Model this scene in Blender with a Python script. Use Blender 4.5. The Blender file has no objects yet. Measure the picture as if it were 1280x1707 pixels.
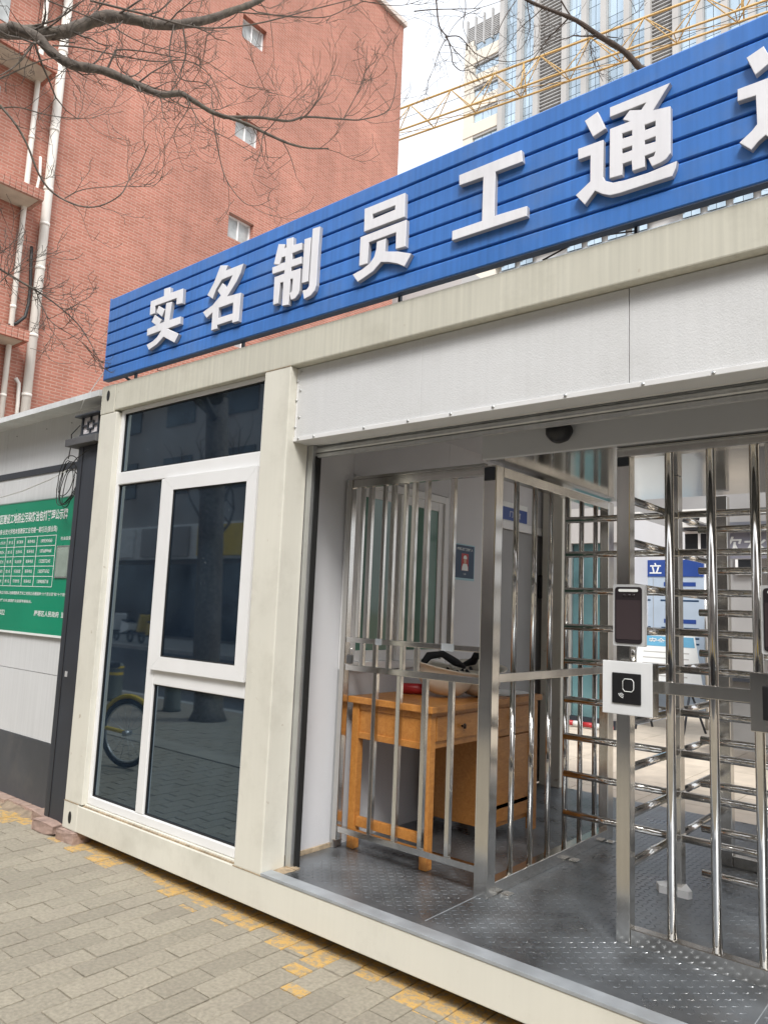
import bpy, bmesh, math, random
from mathutils import Vector, Matrix, Quaternion
R_ = math.radians
random.seed(11)
scene = bpy.context.scene
COL = scene.collection

# ------------------------------------------------------------------ camera
CAM = Vector((4.5998, -2.538, 1.475)); YAW, PITCH, ROLL, FPX = 0.6959, 0.1297, 0.0421, 1261.3
_f = Vector((-math.sin(YAW)*math.cos(PITCH), math.cos(YAW)*math.cos(PITCH), math.sin(PITCH)))
_r = Vector((math.cos(YAW), math.sin(YAW), 0)); _u = _r.cross(_f)
RT = _r*math.cos(ROLL) + _u*math.sin(ROLL); UP = -_r*math.sin(ROLL) + _u*math.cos(ROLL); FW = _f
cd = bpy.data.cameras.new('camera'); cam = bpy.data.objects.new('camera', cd); COL.objects.link(cam)
cd.sensor_fit = 'HORIZONTAL'; cd.sensor_width = 36; cd.lens = FPX/1280*36
cd.clip_start = 0.05; cd.clip_end = 2000
cam.matrix_world = Matrix(((RT.x, UP.x, -FW.x, CAM.x), (RT.y, UP.y, -FW.y, CAM.y), (RT.z, UP.z, -FW.z, CAM.z), (0, 0, 0, 1)))
scene.camera = cam
def at(u, v, depth):            # a point of the place, `depth` metres along the view
    return CAM + depth*(FW + RT*((u-640)/FPX) - UP*((v-853.5)/FPX))
def project(p):
    d = Vector(p)-CAM; z = d.dot(FW)
    if z < .05: return None
    return 640+FPX*d.dot(RT)/z, 853.5-FPX*d.dot(UP)/z, z

# ------------------------------------------------------------------ light
SUN_EL, SUN_AZ = R_(50), R_(42)       # azimuth measured from -Y (street side) towards +X
world = bpy.data.worlds.new('World'); scene.world = world; world.use_nodes = True
nt = world.node_tree; nt.nodes.clear()
sky = nt.nodes.new('ShaderNodeTexSky'); sky.sky_type = 'NISHITA'; sky.sun_disc = False
sky.sun_elevation = SUN_EL; sky.sun_rotation = math.pi - SUN_AZ
sky.air_density = 1.0; sky.dust_density = 4.0; sky.ozone_density = 1.0
hs = nt.nodes.new('ShaderNodeHueSaturation'); hs.inputs['Saturation'].default_value = .30
mx = nt.nodes.new('ShaderNodeMixRGB'); mx.inputs[0].default_value = .62; mx.inputs[2].default_value = (7.6, 7.9, 8.35, 1)
bg = nt.nodes.new('ShaderNodeBackground'); bg.inputs['Strength'].default_value = .105
out = nt.nodes.new('ShaderNodeOutputWorld')
nt.links.new(sky.outputs[0], hs.inputs['Color']); nt.links.new(hs.outputs[0], mx.inputs[1])
nt.links.new(mx.outputs[0], bg.inputs[0]); nt.links.new(bg.outputs[0], out.inputs[0])
sl = bpy.data.lights.new('sun', 'SUN'); sl.energy = 1.5; sl.angle = R_(16); sl.color = (1, .97, .92)
sun = bpy.data.objects.new('sun', sl); COL.objects.link(sun)
_sd = Vector((math.sin(SUN_AZ)*math.cos(SUN_EL), -math.cos(SUN_AZ)*math.cos(SUN_EL), math.sin(SUN_EL)))
sun.rotation_euler = _sd.to_track_quat('Z', 'Y').to_euler(); sun.location = _sd*30
scene.view_settings.view_transform = 'Standard'; scene.view_settings.look = 'None'
scene.view_settings.exposure = 1.05; scene.view_settings.gamma = 1.0
scene.render.engine = 'CYCLES'; scene.cycles.use_denoising = True
scene.cycles.max_bounces = 8; scene.cycles.glossy_bounces = 5; scene.cycles.sample_clamp_indirect = 6

# ------------------------------------------------------------------ materials
MATS = {}
def N(nt, t, **kw):
    n = nt.nodes.new(t)
    for k, v in kw.items(): setattr(n, k, v)
    return n
def mat(name, col, rough=.6, metal=0., var=.12, vscale=4., bump=0., bscale=80., streak=0., dirt=None, dirt_amt=0., spec=.5, rvar=.12, rnd=0., ior=None, spots=0.):
    """procedural: tone variation + optional vertical streaks, dirt patches, fine relief, per-piece tone"""
    m = bpy.data.materials.new(name); m.use_nodes = True; t = m.node_tree; L = t.links
    b = t.nodes['Principled BSDF']; MATS[name] = m
    geo = N(t, 'ShaderNodeNewGeometry'); pos = geo.outputs['Position']
    n1 = N(t, 'ShaderNodeTexNoise'); n1.inputs['Scale'].default_value = vscale; n1.inputs['Detail'].default_value = 6
    L.new(pos, n1.inputs['Vector'])
    c = Vector(col)
    ramp = N(t, 'ShaderNodeMixRGB'); ramp.inputs[1].default_value = (*[max(0, x*(1-var)) for x in c], 1); ramp.inputs[2].default_value = (*[min(1, x*(1+var)) for x in c], 1)
    mr = N(t, 'ShaderNodeMapRange'); mr.inputs[1].default_value = .3; mr.inputs[2].default_value = .7
    L.new(n1.outputs[0], mr.inputs[0]); L.new(mr.outputs[0], ramp.inputs[0]); cur = ramp.outputs[0]
    def mul(val_socket, lo, hi, cur):
        r = N(t, 'ShaderNodeMapRange'); r.inputs[1].default_value = .35; r.inputs[2].default_value = .7; r.inputs[3].default_value = lo; r.inputs[4].default_value = hi
        L.new(val_socket, r.inputs[0]); h = N(t, 'ShaderNodeMixRGB', blend_type='MULTIPLY'); h.inputs[0].default_value = 1
        L.new(cur, h.inputs[1]); L.new(r.outputs[0], h.inputs[2]); return h.outputs[0]
    if streak:
        mp = N(t, 'ShaderNodeMapping'); mp.inputs['Scale'].default_value = (45, 45, 1.1); L.new(pos, mp.inputs[0])
        n2 = N(t, 'ShaderNodeTexNoise'); n2.inputs['Scale'].default_value = 1; n2.inputs['Detail'].default_value = 5; L.new(mp.outputs[0], n2.inputs['Vector'])
        cur = mul(n2.outputs[0], 1, 1-streak, cur)
    if dirt:
        n3 = N(t, 'ShaderNodeTexNoise'); n3.inputs['Scale'].default_value = 2.3; n3.inputs['Detail'].default_value = 8; n3.inputs['Roughness'].default_value = .7; L.new(pos, n3.inputs['Vector'])
        r = N(t, 'ShaderNodeMapRange'); r.inputs[1].default_value = .5; r.inputs[2].default_value = .75; r.inputs[4].default_value = dirt_amt
        L.new(n3.outputs[0], r.inputs[0]); h = N(t, 'ShaderNodeMixRGB'); h.inputs[2].default_value = (*dirt, 1)
        L.new(r.outputs[0], h.inputs[0]); L.new(cur, h.inputs[1]); cur = h.outputs[0]
    if spots:
        n4 = N(t, 'ShaderNodeTexNoise'); n4.inputs['Scale'].default_value = 17; n4.inputs['Detail'].default_value = 3; L.new(pos, n4.inputs['Vector'])
        r = N(t, 'ShaderNodeMapRange'); r.inputs[1].default_value = .70; r.inputs[2].default_value = .76; r.inputs[4].default_value = spots
        L.new(n4.outputs[0], r.inputs[0]); h = N(t, 'ShaderNodeMixRGB'); h.inputs[2].default_value = (.30, .21, .12, 1)
        L.new(r.outputs[0], h.inputs[0]); L.new(cur, h.inputs[1]); cur = h.outputs[0]
    if rnd:
        oi = N(t, 'ShaderNodeObjectInfo'); hs = N(t, 'ShaderNodeHueSaturation'); r = N(t, 'ShaderNodeMapRange'); r.inputs[3].default_value = 1-rnd; r.inputs[4].default_value = 1+rnd
        L.new(oi.outputs['Random'], r.inputs[0]); L.new(r.outputs[0], hs.inputs['Value']); L.new(cur, hs.inputs['Color']); cur = hs.outputs[0]
    L.new(cur, b.inputs['Base Color'])
    rr = N(t, 'ShaderNodeMapRange'); rr.inputs[1].default_value = .3; rr.inputs[2].default_value = .7
    rr.inputs[3].default_value = max(.02, rough*(1-rvar)); rr.inputs[4].default_value = min(1, rough*(1+rvar)); L.new(n1.outputs[0], rr.inputs[0]); L.new(rr.outputs[0], b.inputs['Roughness'])
    b.inputs['Metallic'].default_value = metal; b.inputs['Specular IOR Level'].default_value = spec
    if ior: b.inputs['IOR'].default_value = ior
    if bump:
        nb = N(t, 'ShaderNodeTexNoise'); nb.inputs['Scale'].default_value = bscale; nb.inputs['Detail'].default_value = 4; L.new(pos, nb.inputs['Vector'])
        bp = N(t, 'ShaderNodeBump'); bp.inputs['Strength'].default_value = min(1, bump); bp.inputs['Distance'].default_value = .004
        L.new(nb.outputs[0], bp.inputs['Height']); L.new(bp.outputs[0], b.inputs['Normal'])
    return m
cream = mat('cream painted steel', (.70, .68, .60), .45, var=.05, vscale=1.5, streak=.025, dirt=(.43, .41, .34), dirt_amt=.5, bump=.15, bscale=14, spots=.55)
cream_beam = mat('streaked cream beam', (.62, .60, .51), .5, var=.06, vscale=1.2, streak=.15, dirt=(.33, .31, .24), dirt_amt=.45, bump=.12, bscale=30, spots=.4)
pvc = mat('white window plastic', (.80, .80, .80), .35, var=.03, vscale=2, dirt=(.60, .58, .52), dirt_amt=.18)
fascia = mat('embossed white panel', (.66, .665, .67), .5, var=.05, vscale=1.5, streak=.04, dirt=(.5, .5, .48), dirt_amt=.3, bump=.28, bscale=170)
white_trim = mat('white aluminium trim', (.74, .74, .74), .35, var=.04, dirt=(.5, .48, .44), dirt_amt=.2)
inner = mat('grey white wall panel', (.60, .60, .62), .5, var=.04, vscale=1.2, dirt=(.45, .44, .42), dirt_amt=.15, bump=.15, bscale=90)
header_m = mat('grey header panel', (.58, .59, .61), .4, var=.04, vscale=1.5)
steel = mat('polished stainless steel', (.72, .70, .66), .19, 1, var=.05, vscale=3, rvar=.3, streak=.10, dirt=(.5, .47, .42), dirt_amt=.12)
steel_tube = mat('mirror stainless tube', (.70, .68, .65), .09, 1, var=.06, vscale=20, rvar=.4)
mirror = mat('polished canopy sheet', (.46, .46, .45), .13, 1, var=.05, vscale=3, bump=.18, bscale=2.2)
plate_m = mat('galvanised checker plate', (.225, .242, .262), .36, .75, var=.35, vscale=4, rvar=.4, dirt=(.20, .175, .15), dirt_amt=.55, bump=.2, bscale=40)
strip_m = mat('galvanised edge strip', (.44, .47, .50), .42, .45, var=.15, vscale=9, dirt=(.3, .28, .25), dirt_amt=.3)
alu = mat('aluminium rail', (.55, .56, .56), .38, .8, var=.08, vscale=6, streak=.1)
rubber = mat('black rubber', (.012, .012, .012), .6)
black = mat('black plastic', (.008, .008, .010), .45, var=.1)
gloss_black = mat('black glass', (.03, .025, .028), .06, var=.05)
blue = mat('blue sheet cladding', (.050, .195, .58), .42, var=.12, vscale=2.2, streak=.17, dirt=(.13, .22, .42), dirt_amt=.6, bump=.25, bscale=6)
letter_m = mat('white acrylic letter', (.82, .815, .85), .4, var=.04, vscale=3, streak=.06, dirt=(.58, .57, .56), dirt_amt=.35)
letter_shade_side = mat('shaded letter return', (.42, .42, .44), .4)  # shade on the letter sides painted as a darker grey
rust = mat('rusty sealant', (.34, .265, .18), .9, var=.4, vscale=30)
dark_steel = mat('charcoal painted steel', (.032, .037, .048), .42, var=.15, vscale=3, streak=.1)
hoard = mat('hoarding white panel', (.66, .67, .68), .5, var=.05, vscale=1.4, streak=.08, dirt=(.5, .5, .5), dirt_amt=.3)
hoard_dark = mat('hoarding charcoal base', (.062, .067, .076), .5, var=.2, vscale=2, dirt=(.16, .15, .14), dirt_amt=.4)
green = mat('green notice sheet', (.002, .25, .135), .3, var=.08, vscale=1.5)
print_white = mat('white print', (.78, .80, .79), .5, var=.02)
print_blue = mat('blue print', (.02, .06, .26), .4, var=.1)
print_navy = mat('navy print', (.006, .04, .10), .35, var=.1)
print_red = mat('red print', (.45, .03, .03), .4)
print_skin = mat('skin tone print', (.55, .32, .24), .5)
mirror_sheet = mat('clear sleeve sheet', (.28, .34, .30), .12, var=.2, vscale=8)
wood = None
yellow_m = mat('yellow paint', (.62, .42, .03), .45, var=.1)
bark = mat('grey brown bark', (.115, .095, .08), .9, var=.45, vscale=22, bump=1, bscale=60, dirt=(.14, .15, .07), dirt_amt=.25)
twig_m = mat('dark twig bark', (.075, .055, .045), .9, var=.3, vscale=30)
conc = mat('hazed beige tower concrete', (.68, .63, .55), .8, var=.08, vscale=.1)  # tower colours kept pale: haze and overexposure put into the paint
conc_g = mat('grey tower cladding', (.44, .43, .42), .6, var=.1, vscale=.15)
louvre_m = mat('grey louvre slat', (.42, .42, .42), .5, var=.1, vscale=.5)
tglass = mat('hazed blue curtain glass', (.48, .58, .66), .08, .7, var=.18, vscale=.12, rnd=.12)  # glass colour lightened to carry the haze
crane_m = mat('crane yellow', (.56, .36, .13), .5, var=.12, vscale=.5, dirt=(.35, .25, .12), dirt_amt=.4)
pipe_w = mat('cream plastic pipe', (.80, .76, .70), .5, var=.06, vscale=.8, streak=.08)
cable_m = mat('black cable', (.015, .015, .015), .5)
cable_w = mat('white cable', (.6, .6, .58), .5)
asphalt = mat('asphalt', (.06, .06, .063), .9, var=.25, vscale=3, bump=.6, bscale=140)
kerb_m = mat('kerb concrete', (.34, .33, .31), .9, var=.2, vscale=5, bump=.5)
mortar = mat('sandy joint mortar', (.25, .215, .17), .95, var=.3, vscale=30, bump=.8, bscale=160)
soil = mat('dry soil', (.27, .21, .15), .95, var=.4, vscale=12, bump=1, bscale=50)
slab_m = mat('beige granite slab', (.56, .49, .40), .7, var=.1, vscale=6, rnd=.07, bump=.2)
redbrick = mat('reddish grey loose brick', (.34, .24, .20), .95, var=.25, vscale=20, dirt=(.45, .36, .26), dirt_amt=.5, bump=1, bscale=70)
hat_m = mat('off white helmet shell', (.78, .72, .62), .35, var=.1, vscale=9)
strap_m = mat('black strap', (.016, .016, .02), .7)
paper = mat('white paper', (.75, .75, .74), .7)
red_m = mat('red plastic', (.38, .02, .025), .35)
shop_m = mat('shop wall grey', (.30, .28, .26), .8, var=.2, vscale=.4)
shop_glass = mat('dark shopfront', (.02, .022, .025), .15, var=.3, vscale=.6)
awning = mat('pale sign band', (.62, .62, .60), .6)
teal = mat('teal tinted glass', (.10, .20, .22), .06, .25, var=.35, vscale=1.3)
far_wall = mat('pale grey render', (.30, .30, .30), .8, var=.15, vscale=.6)
far_roof = mat('dark roof sheet', (.16, .17, .20), .6)
ac_m = mat('air conditioner casing', (.68, .68, .66), .5)
green_glass = mat('green tinted pane', (.13, .25, .20), .07, var=.25, vscale=1.6)
door_grey = mat('dark room interior grey', (.30, .30, .30), .5, var=.05)
# dark reflecting window glass with dust
def m_glass():
    m = mat('dark film window glass', (.006, .011, .020), .025, var=.3, vscale=2, rvar=.2, ior=2.5)
    t = m.node_tree; L = t.links; b = t.nodes['Principled BSDF']
    geo = N(t, 'ShaderNodeNewGeometry')
    n = N(t, 'ShaderNodeTexNoise'); n.inputs['Scale'].default_value = 55; n.inputs['Detail'].default_value = 3; L.new(geo.outputs['Position'], n.inputs['Vector'])
    n2 = N(t, 'ShaderNodeTexNoise'); n2.inputs['Scale'].default_value = 3.5; n2.inputs['Detail'].default_value = 5; L.new(geo.outputs['Position'], n2.inputs['Vector'])
    r = N(t, 'ShaderNodeMapRange'); r.inputs[1].default_value = .66; r.inputs[2].default_value = .72; L.new(n.outputs[0], r.inputs[0])
    r2 = N(t, 'ShaderNodeMapRange'); r2.inputs[1].default_value = .5; r2.inputs[2].default_value = .72; L.new(n2.outputs[0], r2.inputs[0])
    mu = N(t, 'ShaderNodeMath', operation='MULTIPLY'); L.new(r.outputs[0], mu.inputs[0]); L.new(r2.outputs[0], mu.inputs[1])
    b.inputs['Specular Tint'].default_value = (.66, .86, 1, 1)
    old = b.inputs['Base Color'].links[0].from_socket
    h = N(t, 'ShaderNodeMixRGB'); h.inputs[2].default_value = (.35, .36, .36, 1); mm = N(t, 'ShaderNodeMath', operation='MULTIPLY'); mm.inputs[1].default_value = .5
    L.new(mu.outputs[0], mm.inputs[0]); L.new(mm.outputs[0], h.inputs[0]); L.new(old, h.inputs[1])
    film = N(t, 'ShaderNodeMixRGB'); film.inputs[2].default_value = (.036, .060, .088, 1); r3 = N(t, 'ShaderNodeMapRange'); r3.inputs[1].default_value = .35; r3.inputs[2].default_value = .8; r3.inputs[4].default_value = .4  # bluish film tint, raised to stand in for reflected brightness
    L.new(n2.outputs[0], r3.inputs[0]); L.new(r3.outputs[0], film.inputs[0]); L.new(h.outputs[0], film.inputs[1]); L.new(film.outputs[0], b.inputs['Base Color'])
    return m
glass = m_glass()
def m_wood():
    m = mat('orange varnished wood', (.42, .17, .035), .35, var=.1, vscale=3)
    t = m.node_tree; L = t.links; b = t.nodes['Principled BSDF']; geo = N(t, 'ShaderNodeNewGeometry')
    mp = N(t, 'ShaderNodeMapping'); mp.inputs['Scale'].default_value = (9, 3, 9); L.new(geo.outputs['Position'], mp.inputs[0])
    n = N(t, 'ShaderNodeTexNoise'); n.inputs['Scale'].default_value = 6; n.inputs['Detail'].default_value = 6; n.inputs['Distortion'].default_value = 1.2; L.new(mp.outputs[0], n.inputs['Vector'])
    cr = N(t, 'ShaderNodeValToRGB'); cr.color_ramp.elements[0].color = (.40, .155, .033, 1); cr.color_ramp.elements[1].color = (.53, .24, .06, 1); cr.color_ramp.elements[0].position = .3; cr.color_ramp.elements[1].position = .72
    L.new(n.outputs[0], cr.inputs[0]); L.new(cr.outputs[0], b.inputs['Base Color']); return m
wood = m_wood()
def m_brick():
    m = bpy.data.materials.new('red brick wall'); m.use_nodes = True; t = m.node_tree; L = t.links; b = t.nodes['Principled BSDF']
    geo = N(t, 'ShaderNodeNewGeometry'); sx = N(t, 'ShaderNodeSeparateXYZ'); L.new(geo.outputs['Position'], sx.inputs[0])
    ad = N(t, 'ShaderNodeMath', operation='ADD'); L.new(sx.outputs[0], ad.inputs[0]); L.new(sx.outputs[1], ad.inputs[1])
    cx = N(t, 'ShaderNodeCombineXYZ'); L.new(ad.outputs[0], cx.inputs[0]); L.new(sx.outputs[2], cx.inputs[1])
    br = N(t, 'ShaderNodeTexBrick'); br.offset = .5; br.inputs['Scale'].default_value = 1; br.inputs['Brick Width'].default_value = .25; br.inputs['Row Height'].default_value = .072
    br.inputs['Mortar Size'].default_value = .012; br.inputs['Mortar Smooth'].default_value = .3; br.inputs['Bias'].default_value = -.1
    br.inputs['Color1'].default_value = (.45, .182, .130, 1); br.inputs['Color2'].default_value = (.355, .136, .090, 1); br.inputs['Mortar'].default_value = (.47, .275, .215, 1)
    L.new(cx.outputs[0], br.inputs['Vector'])
    n = N(t, 'ShaderNodeTexNoise'); n.inputs['Scale'].default_value = .6; n.inputs['Detail'].default_value = 7; n.inputs['Roughness'].default_value = .65; L.new(geo.outputs['Position'], n.inputs['Vector'])
    mp = N(t, 'ShaderNodeMapping'); mp.inputs['Scale'].default_value = (2.5, 2.5, .25); L.new(geo.outputs['Position'], mp.inputs[0])
    n2 = N(t, 'ShaderNodeTexNoise'); n2.inputs['Scale'].default_value = 1; n2.inputs['Detail'].default_value = 6; L.new(mp.outputs[0], n2.inputs['Vector'])
    r = N(t, 'ShaderNodeMapRange'); r.inputs[1].default_value = .3; r.inputs[2].default_value = .7; r.inputs[3].default_value = .80; r.inputs[4].default_value = 1.16; L.new(n.outputs[0], r.inputs[0])
    r2 = N(t, 'ShaderNodeMapRange'); r2.inputs[1].default_value = .3; r2.inputs[2].default_value = .7; r2.inputs[3].default_value = .92; r2.inputs[4].default_value = 1.08; L.new(n2.outputs[0], r2.inputs[0])
    h = N(t, 'ShaderNodeMixRGB', blend_type='MULTIPLY'); h.inputs[0].default_value = 1; L.new(br.outputs[0], h.inputs[1]); L.new(r.outputs[0], h.inputs[2])
    h2 = N(t, 'ShaderNodeMixRGB', blend_type='MULTIPLY'); h2.inputs[0].default_value = 1; L.new(h.outputs[0], h2.inputs[1]); L.new(r2.outputs[0], h2.inputs[2])
    L.new(h2.outputs[0], b.inputs['Base Color']); b.inputs['Roughness'].default_value = .8
    bp = N(t, 'ShaderNodeBump'); bp.invert = True; bp.inputs['Strength'].default_value = .6; bp.inputs['Distance'].default_value = .008; L.new(br.outputs['Fac'], bp.inputs['Height']); L.new(bp.outputs[0], b.inputs['Normal'])
    return m
brick_m = m_brick()
def m_paver():
    m = mat('weathered concrete paver', (.295, .265, .208), .9, var=.18, vscale=60, rnd=.10, bump=1, bscale=120, dirt=(.205, .175, .15), dirt_amt=.32)
    t = m.node_tree; L = t.links; b = t.nodes['Principled BSDF']; old = b.inputs['Base Color'].links[0].from_socket
    geo = N(t, 'ShaderNodeNewGeometry'); s = N(t, 'ShaderNodeSeparateXYZ'); L.new(geo.outputs['Position'], s.inputs[0])
    oi = N(t, 'ShaderNodeObjectInfo')
    n = N(t, 'ShaderNodeTexNoise'); n.inputs['Scale'].default_value = 26; n.inputs['Detail'].default_value = 8; n.inputs['Roughness'].default_value = .75; L.new(geo.outputs['Position'], n.inputs['Vector'])
    def mth(op, a, c, clamp=False):
        q = N(t, 'ShaderNodeMath', operation=op); q.use_clamp = clamp
        for i, v in enumerate((a, c)):
            if v is None: continue
            if isinstance(v, (int, float)): q.inputs[i].default_value = v
            else: L.new(v, q.inputs[i])
        return q.outputs[0]
    # worn yellow line of paint along the foot of the cabin, its edge stepping from paver to paver
    edge = mth('ADD', mth('MULTIPLY', oi.outputs['Random'], .17), -.125)
    band = mth('MULTIPLY', mth('GREATER_THAN', s.outputs[1], edge), mth('LESS_THAN', s.outputs[1], .13))
    def spot(x0, x1, y0, y1):
        return mth('MULTIPLY', mth('MULTIPLY', mth('GREATER_THAN', s.outputs[0], x0), mth('LESS_THAN', s.outputs[0], x1)), mth('MULTIPLY', mth('GREATER_THAN', s.outputs[1], y0), mth('LESS_THAN', s.outputs[1], y1)))
    for q in ((2.194, 2.309, -.196, -.125), (2.314, 2.429, -.315, -.252)): band = mth('MAXIMUM', band, spot(*q))
    wear = N(t, 'ShaderNodeMapRange'); wear.inputs[1].default_value = .44; wear.inputs[2].default_value = .54; L.new(n.outputs[0], wear.inputs[0])
    keep = mth('MULTIPLY', band, mth('ADD', mth('MULTIPLY', wear.outputs[0], .75), .15), True)
    h = N(t, 'ShaderNodeMixRGB'); h.inputs[2].default_value = (.58, .355, .10, 1); L.new(keep, h.inputs[0]); L.new(old, h.inputs[1]); L.new(h.outputs[0], b.inputs['Base Color'])
    return m
paver_m = m_paver()

# ------------------------------------------------------------------ mesh helpers
def bm_new(): return bmesh.new()
def box(bm, x0, x1, y0, y1, z0, z1, bev=0.):
    vs = [bm.verts.new((x, y, z)) for x in (x0, x1) for y in (y0, y1) for z in (z0, z1)]
    fs = [bm.faces.new([vs[i] for i in q]) for q in ((0, 1, 3, 2), (4, 6, 7, 5), (0, 4, 5, 1), (2, 3, 7, 6), (0, 2, 6, 4), (1, 5, 7, 3))]
    if bev:
        es = list({e for f in fs for e in f.edges}); bmesh.ops.bevel(bm, geom=es, offset=bev, segments=2, affect='EDGES', profile=.6)
    return bm
def Box(x0, x1, y0, y1, z0, z1, bev=0.): return box(bm_new(), x0, x1, y0, y1, z0, z1, bev)
def tube(bm, pts, rad, n=8, cap=True):
    pts = [Vector(p) for p in pts]
    rs = rad if isinstance(rad, (list, tuple)) else [rad]*len(pts)
    rings = []; ref = None
    for i, p in enumerate(pts):
        a = pts[max(0, i-1)]; c = pts[min(len(pts)-1, i+1)]; d = (c-a)
        if d.length < 1e-9: d = Vector((0, 0, 1))
        d.normalize()
        if ref is None: ref = d.orthogonal().normalized()
        ref = (ref - d*ref.dot(d))
        if ref.length < 1e-6: ref = d.orthogonal()
        ref.normalize(); s = d.cross(ref)
        rings.append([bm.verts.new(p + (ref*math.cos(2*math.pi*k/n) + s*math.sin(2*math.pi*k/n))*rs[i]) for k in range(n)])
    for a, c in zip(rings, rings[1:]):
        for k in range(n): bm.faces.new((a[k], a[(k+1) % n], c[(k+1) % n], c[k])).smooth = True
    if cap and n > 2: bm.faces.new(rings[0][::-1]); bm.faces.new(rings[-1])
    return bm
def Tube(pts, rad, n=12): return tube(bm_new(), pts, rad, n)
def prism(bm, poly, z0, z1, frame):           # poly in 2-D, frame(u, v, w) -> point
    a = [bm.verts.new(frame(u, v, z0)) for u, v in poly]; b = [bm.verts.new(frame(u, v, z1)) for u, v in poly]
    n = len(poly); bm.faces.new(a[::-1]); bm.faces.new(b)
    for i in range(n): bm.faces.new((a[i], a[(i+1) % n], b[(i+1) % n], b[i]))
    return bm
def lathe(bm, prof, c=(0, 0, 0), n=20, sx=1, sy=1):
    rings = []
    for r, z in prof: rings.append([bm.verts.new((c[0]+r*sx*math.cos(2*math.pi*k/n), c[1]+r*sy*math.sin(2*math.pi*k/n), c[2]+z)) for k in range(n)])
    for a, b in zip(rings, rings[1:]):
        for k in range(n): bm.faces.new((a[k], a[(k+1) % n], b[(k+1) % n], b[k])).smooth = True
    return bm
def mesh(bm, name, m):
    bmesh.ops.recalc_face_normals(bm, faces=bm.faces); me = bpy.data.meshes.new(name); bm.to_mesh(me); bm.free()
    if m: me.materials.append(m)
    return me
def root_loc(o):
    v = Vector((0, 0, 0))
    while o: v += o.location; o = o.parent
    return v
def tag(o, label=None, cat=None, group=None, kind=None):
    if label: o['label'] = label
    if cat: o['category'] = cat
    if group: o['group'] = group
    if kind: o['kind'] = kind
    return o
def thing(name, label, cat, loc=(0, 0, 0), group=None, kind=None, rz=0):
    o = bpy.data.objects.new(name, None); COL.objects.link(o); o.location = loc; o.rotation_euler = (0, 0, rz); o.empty_display_size = .1
    return tag(o, label, cat, group, kind)
def part(name, bm, m, parent=None, local=False, kind=None):     # bm is given in world coordinates unless local
    if parent is not None and not local: bmesh.ops.translate(bm, vec=-root_loc(parent), verts=bm.verts)
    o = bpy.data.objects.new(name, mesh(bm, name, m)); COL.objects.link(o); o.parent = parent
    if kind: o['kind'] = kind
    return o
def single(name, bm, m, label, cat, loc=None, group=None, kind=None):   # a thing that is one mesh
    loc = Vector(loc) if loc is not None else Vector((0, 0, 0))
    bmesh.ops.translate(bm, vec=-loc, verts=bm.verts)
    o = bpy.data.objects.new(name, mesh(bm, name, m)); COL.objects.link(o); o.location = loc
    return tag(o, label, cat, group, kind)
def piece(name, me, parent, loc, rot=(0, 0, 0), scale=(1, 1, 1)):       # shares mesh data
    o = bpy.data.objects.new(name, me); COL.objects.link(o); o.parent = parent
    o.location = Vector(loc) - (root_loc(parent) if parent else Vector()); o.rotation_euler = rot; o.scale = scale
    return o
def structure(name, bm, m): return tag(part(name, bm, m), kind='structure')
def copy_tree(o, parent=None):
    c = o.copy(); COL.objects.link(c); c.parent = parent
    for ch in list(o.children): copy_tree(ch, c)
    return c
def text_mesh(s, height, m, ext=0., offset=0., width=None, align='CENTER', spacing=1.):
    cu = bpy.data.curves.new('t', 'FONT'); cu.body = s; cu.size = 1; cu.extrude = 0; cu.offset = offset; cu.resolution_u = 2
    cu.align_x = align; cu.align_y = 'CENTER'; cu.space_character = spacing; cu.dimensions = '2D'; cu.fill_mode = 'FRONT'
    ob = bpy.data.objects.new('t', cu); COL.objects.link(ob); dg = bpy.context.evaluated_depsgraph_get()
    me = bpy.data.meshes.new_from_object(ob.evaluated_get(dg)); bpy.data.objects.remove(ob); bpy.data.curves.remove(cu)
    xs = [v.co.x for v in me.vertices]; ys = [v.co.y for v in me.vertices]
    if not xs: return me
    w0, w1, h0, h1 = min(xs), max(xs), min(ys), max(ys)
    sy = height/(h1-h0); sx = sy if width is None else width/(w1-w0); cx = 0 if align == 'LEFT' else (w0+w1)/2; cy = (h0+h1)/2
    if align == 'LEFT': cx = w0
    for v in me.vertices: v.co.x = (v.co.x-cx)*sx; v.co.y = (v.co.y-cy)*sy
    if ext:
        b = bmesh.new(); b.from_mesh(me); bmesh.ops.remove_doubles(b, verts=b.verts, dist=1e-4)
        r = bmesh.ops.extrude_face_region(b, geom=list(b.faces)); vs = [g for g in r['geom'] if isinstance(g, bmesh.types.BMVert)]
        bmesh.ops.translate(b, vec=(0, 0, ext), verts=vs); bmesh.ops.recalc_face_normals(b, faces=b.faces); b.to_mesh(me); b.free()
    me.materials.clear(); me.materials.append(m); return me
FRONT = (math.pi/2, 0, 0)            # text on a wall facing the street (-Y)
EAST = (math.pi/2, 0, math.pi/2)     # text on a wall facing +X

# ================================================================== SETTING
structure('ground', Box(-400, 400, -400, 400, -.4, -.16), soil)
structure('road', Box(-80, 80, -11.6, -4.5, -.15, -.12), asphalt)
for nm, y0, y1 in (('kerb', -4.5, -4.35), ('kerb', -11.75, -11.6)): structure(nm, Box(-80, 80, y0, y1, -.2, -.002 if y0 > -6 else .0, .01), kerb_m)
structure('pavement', Box(-80, 80, -16, -11.75, -.2, -.01), kerb_m)
pave = structure('pavement', Box(-60, 60, -4.35, 2.9, -.15, -.0075), mortar)
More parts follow.
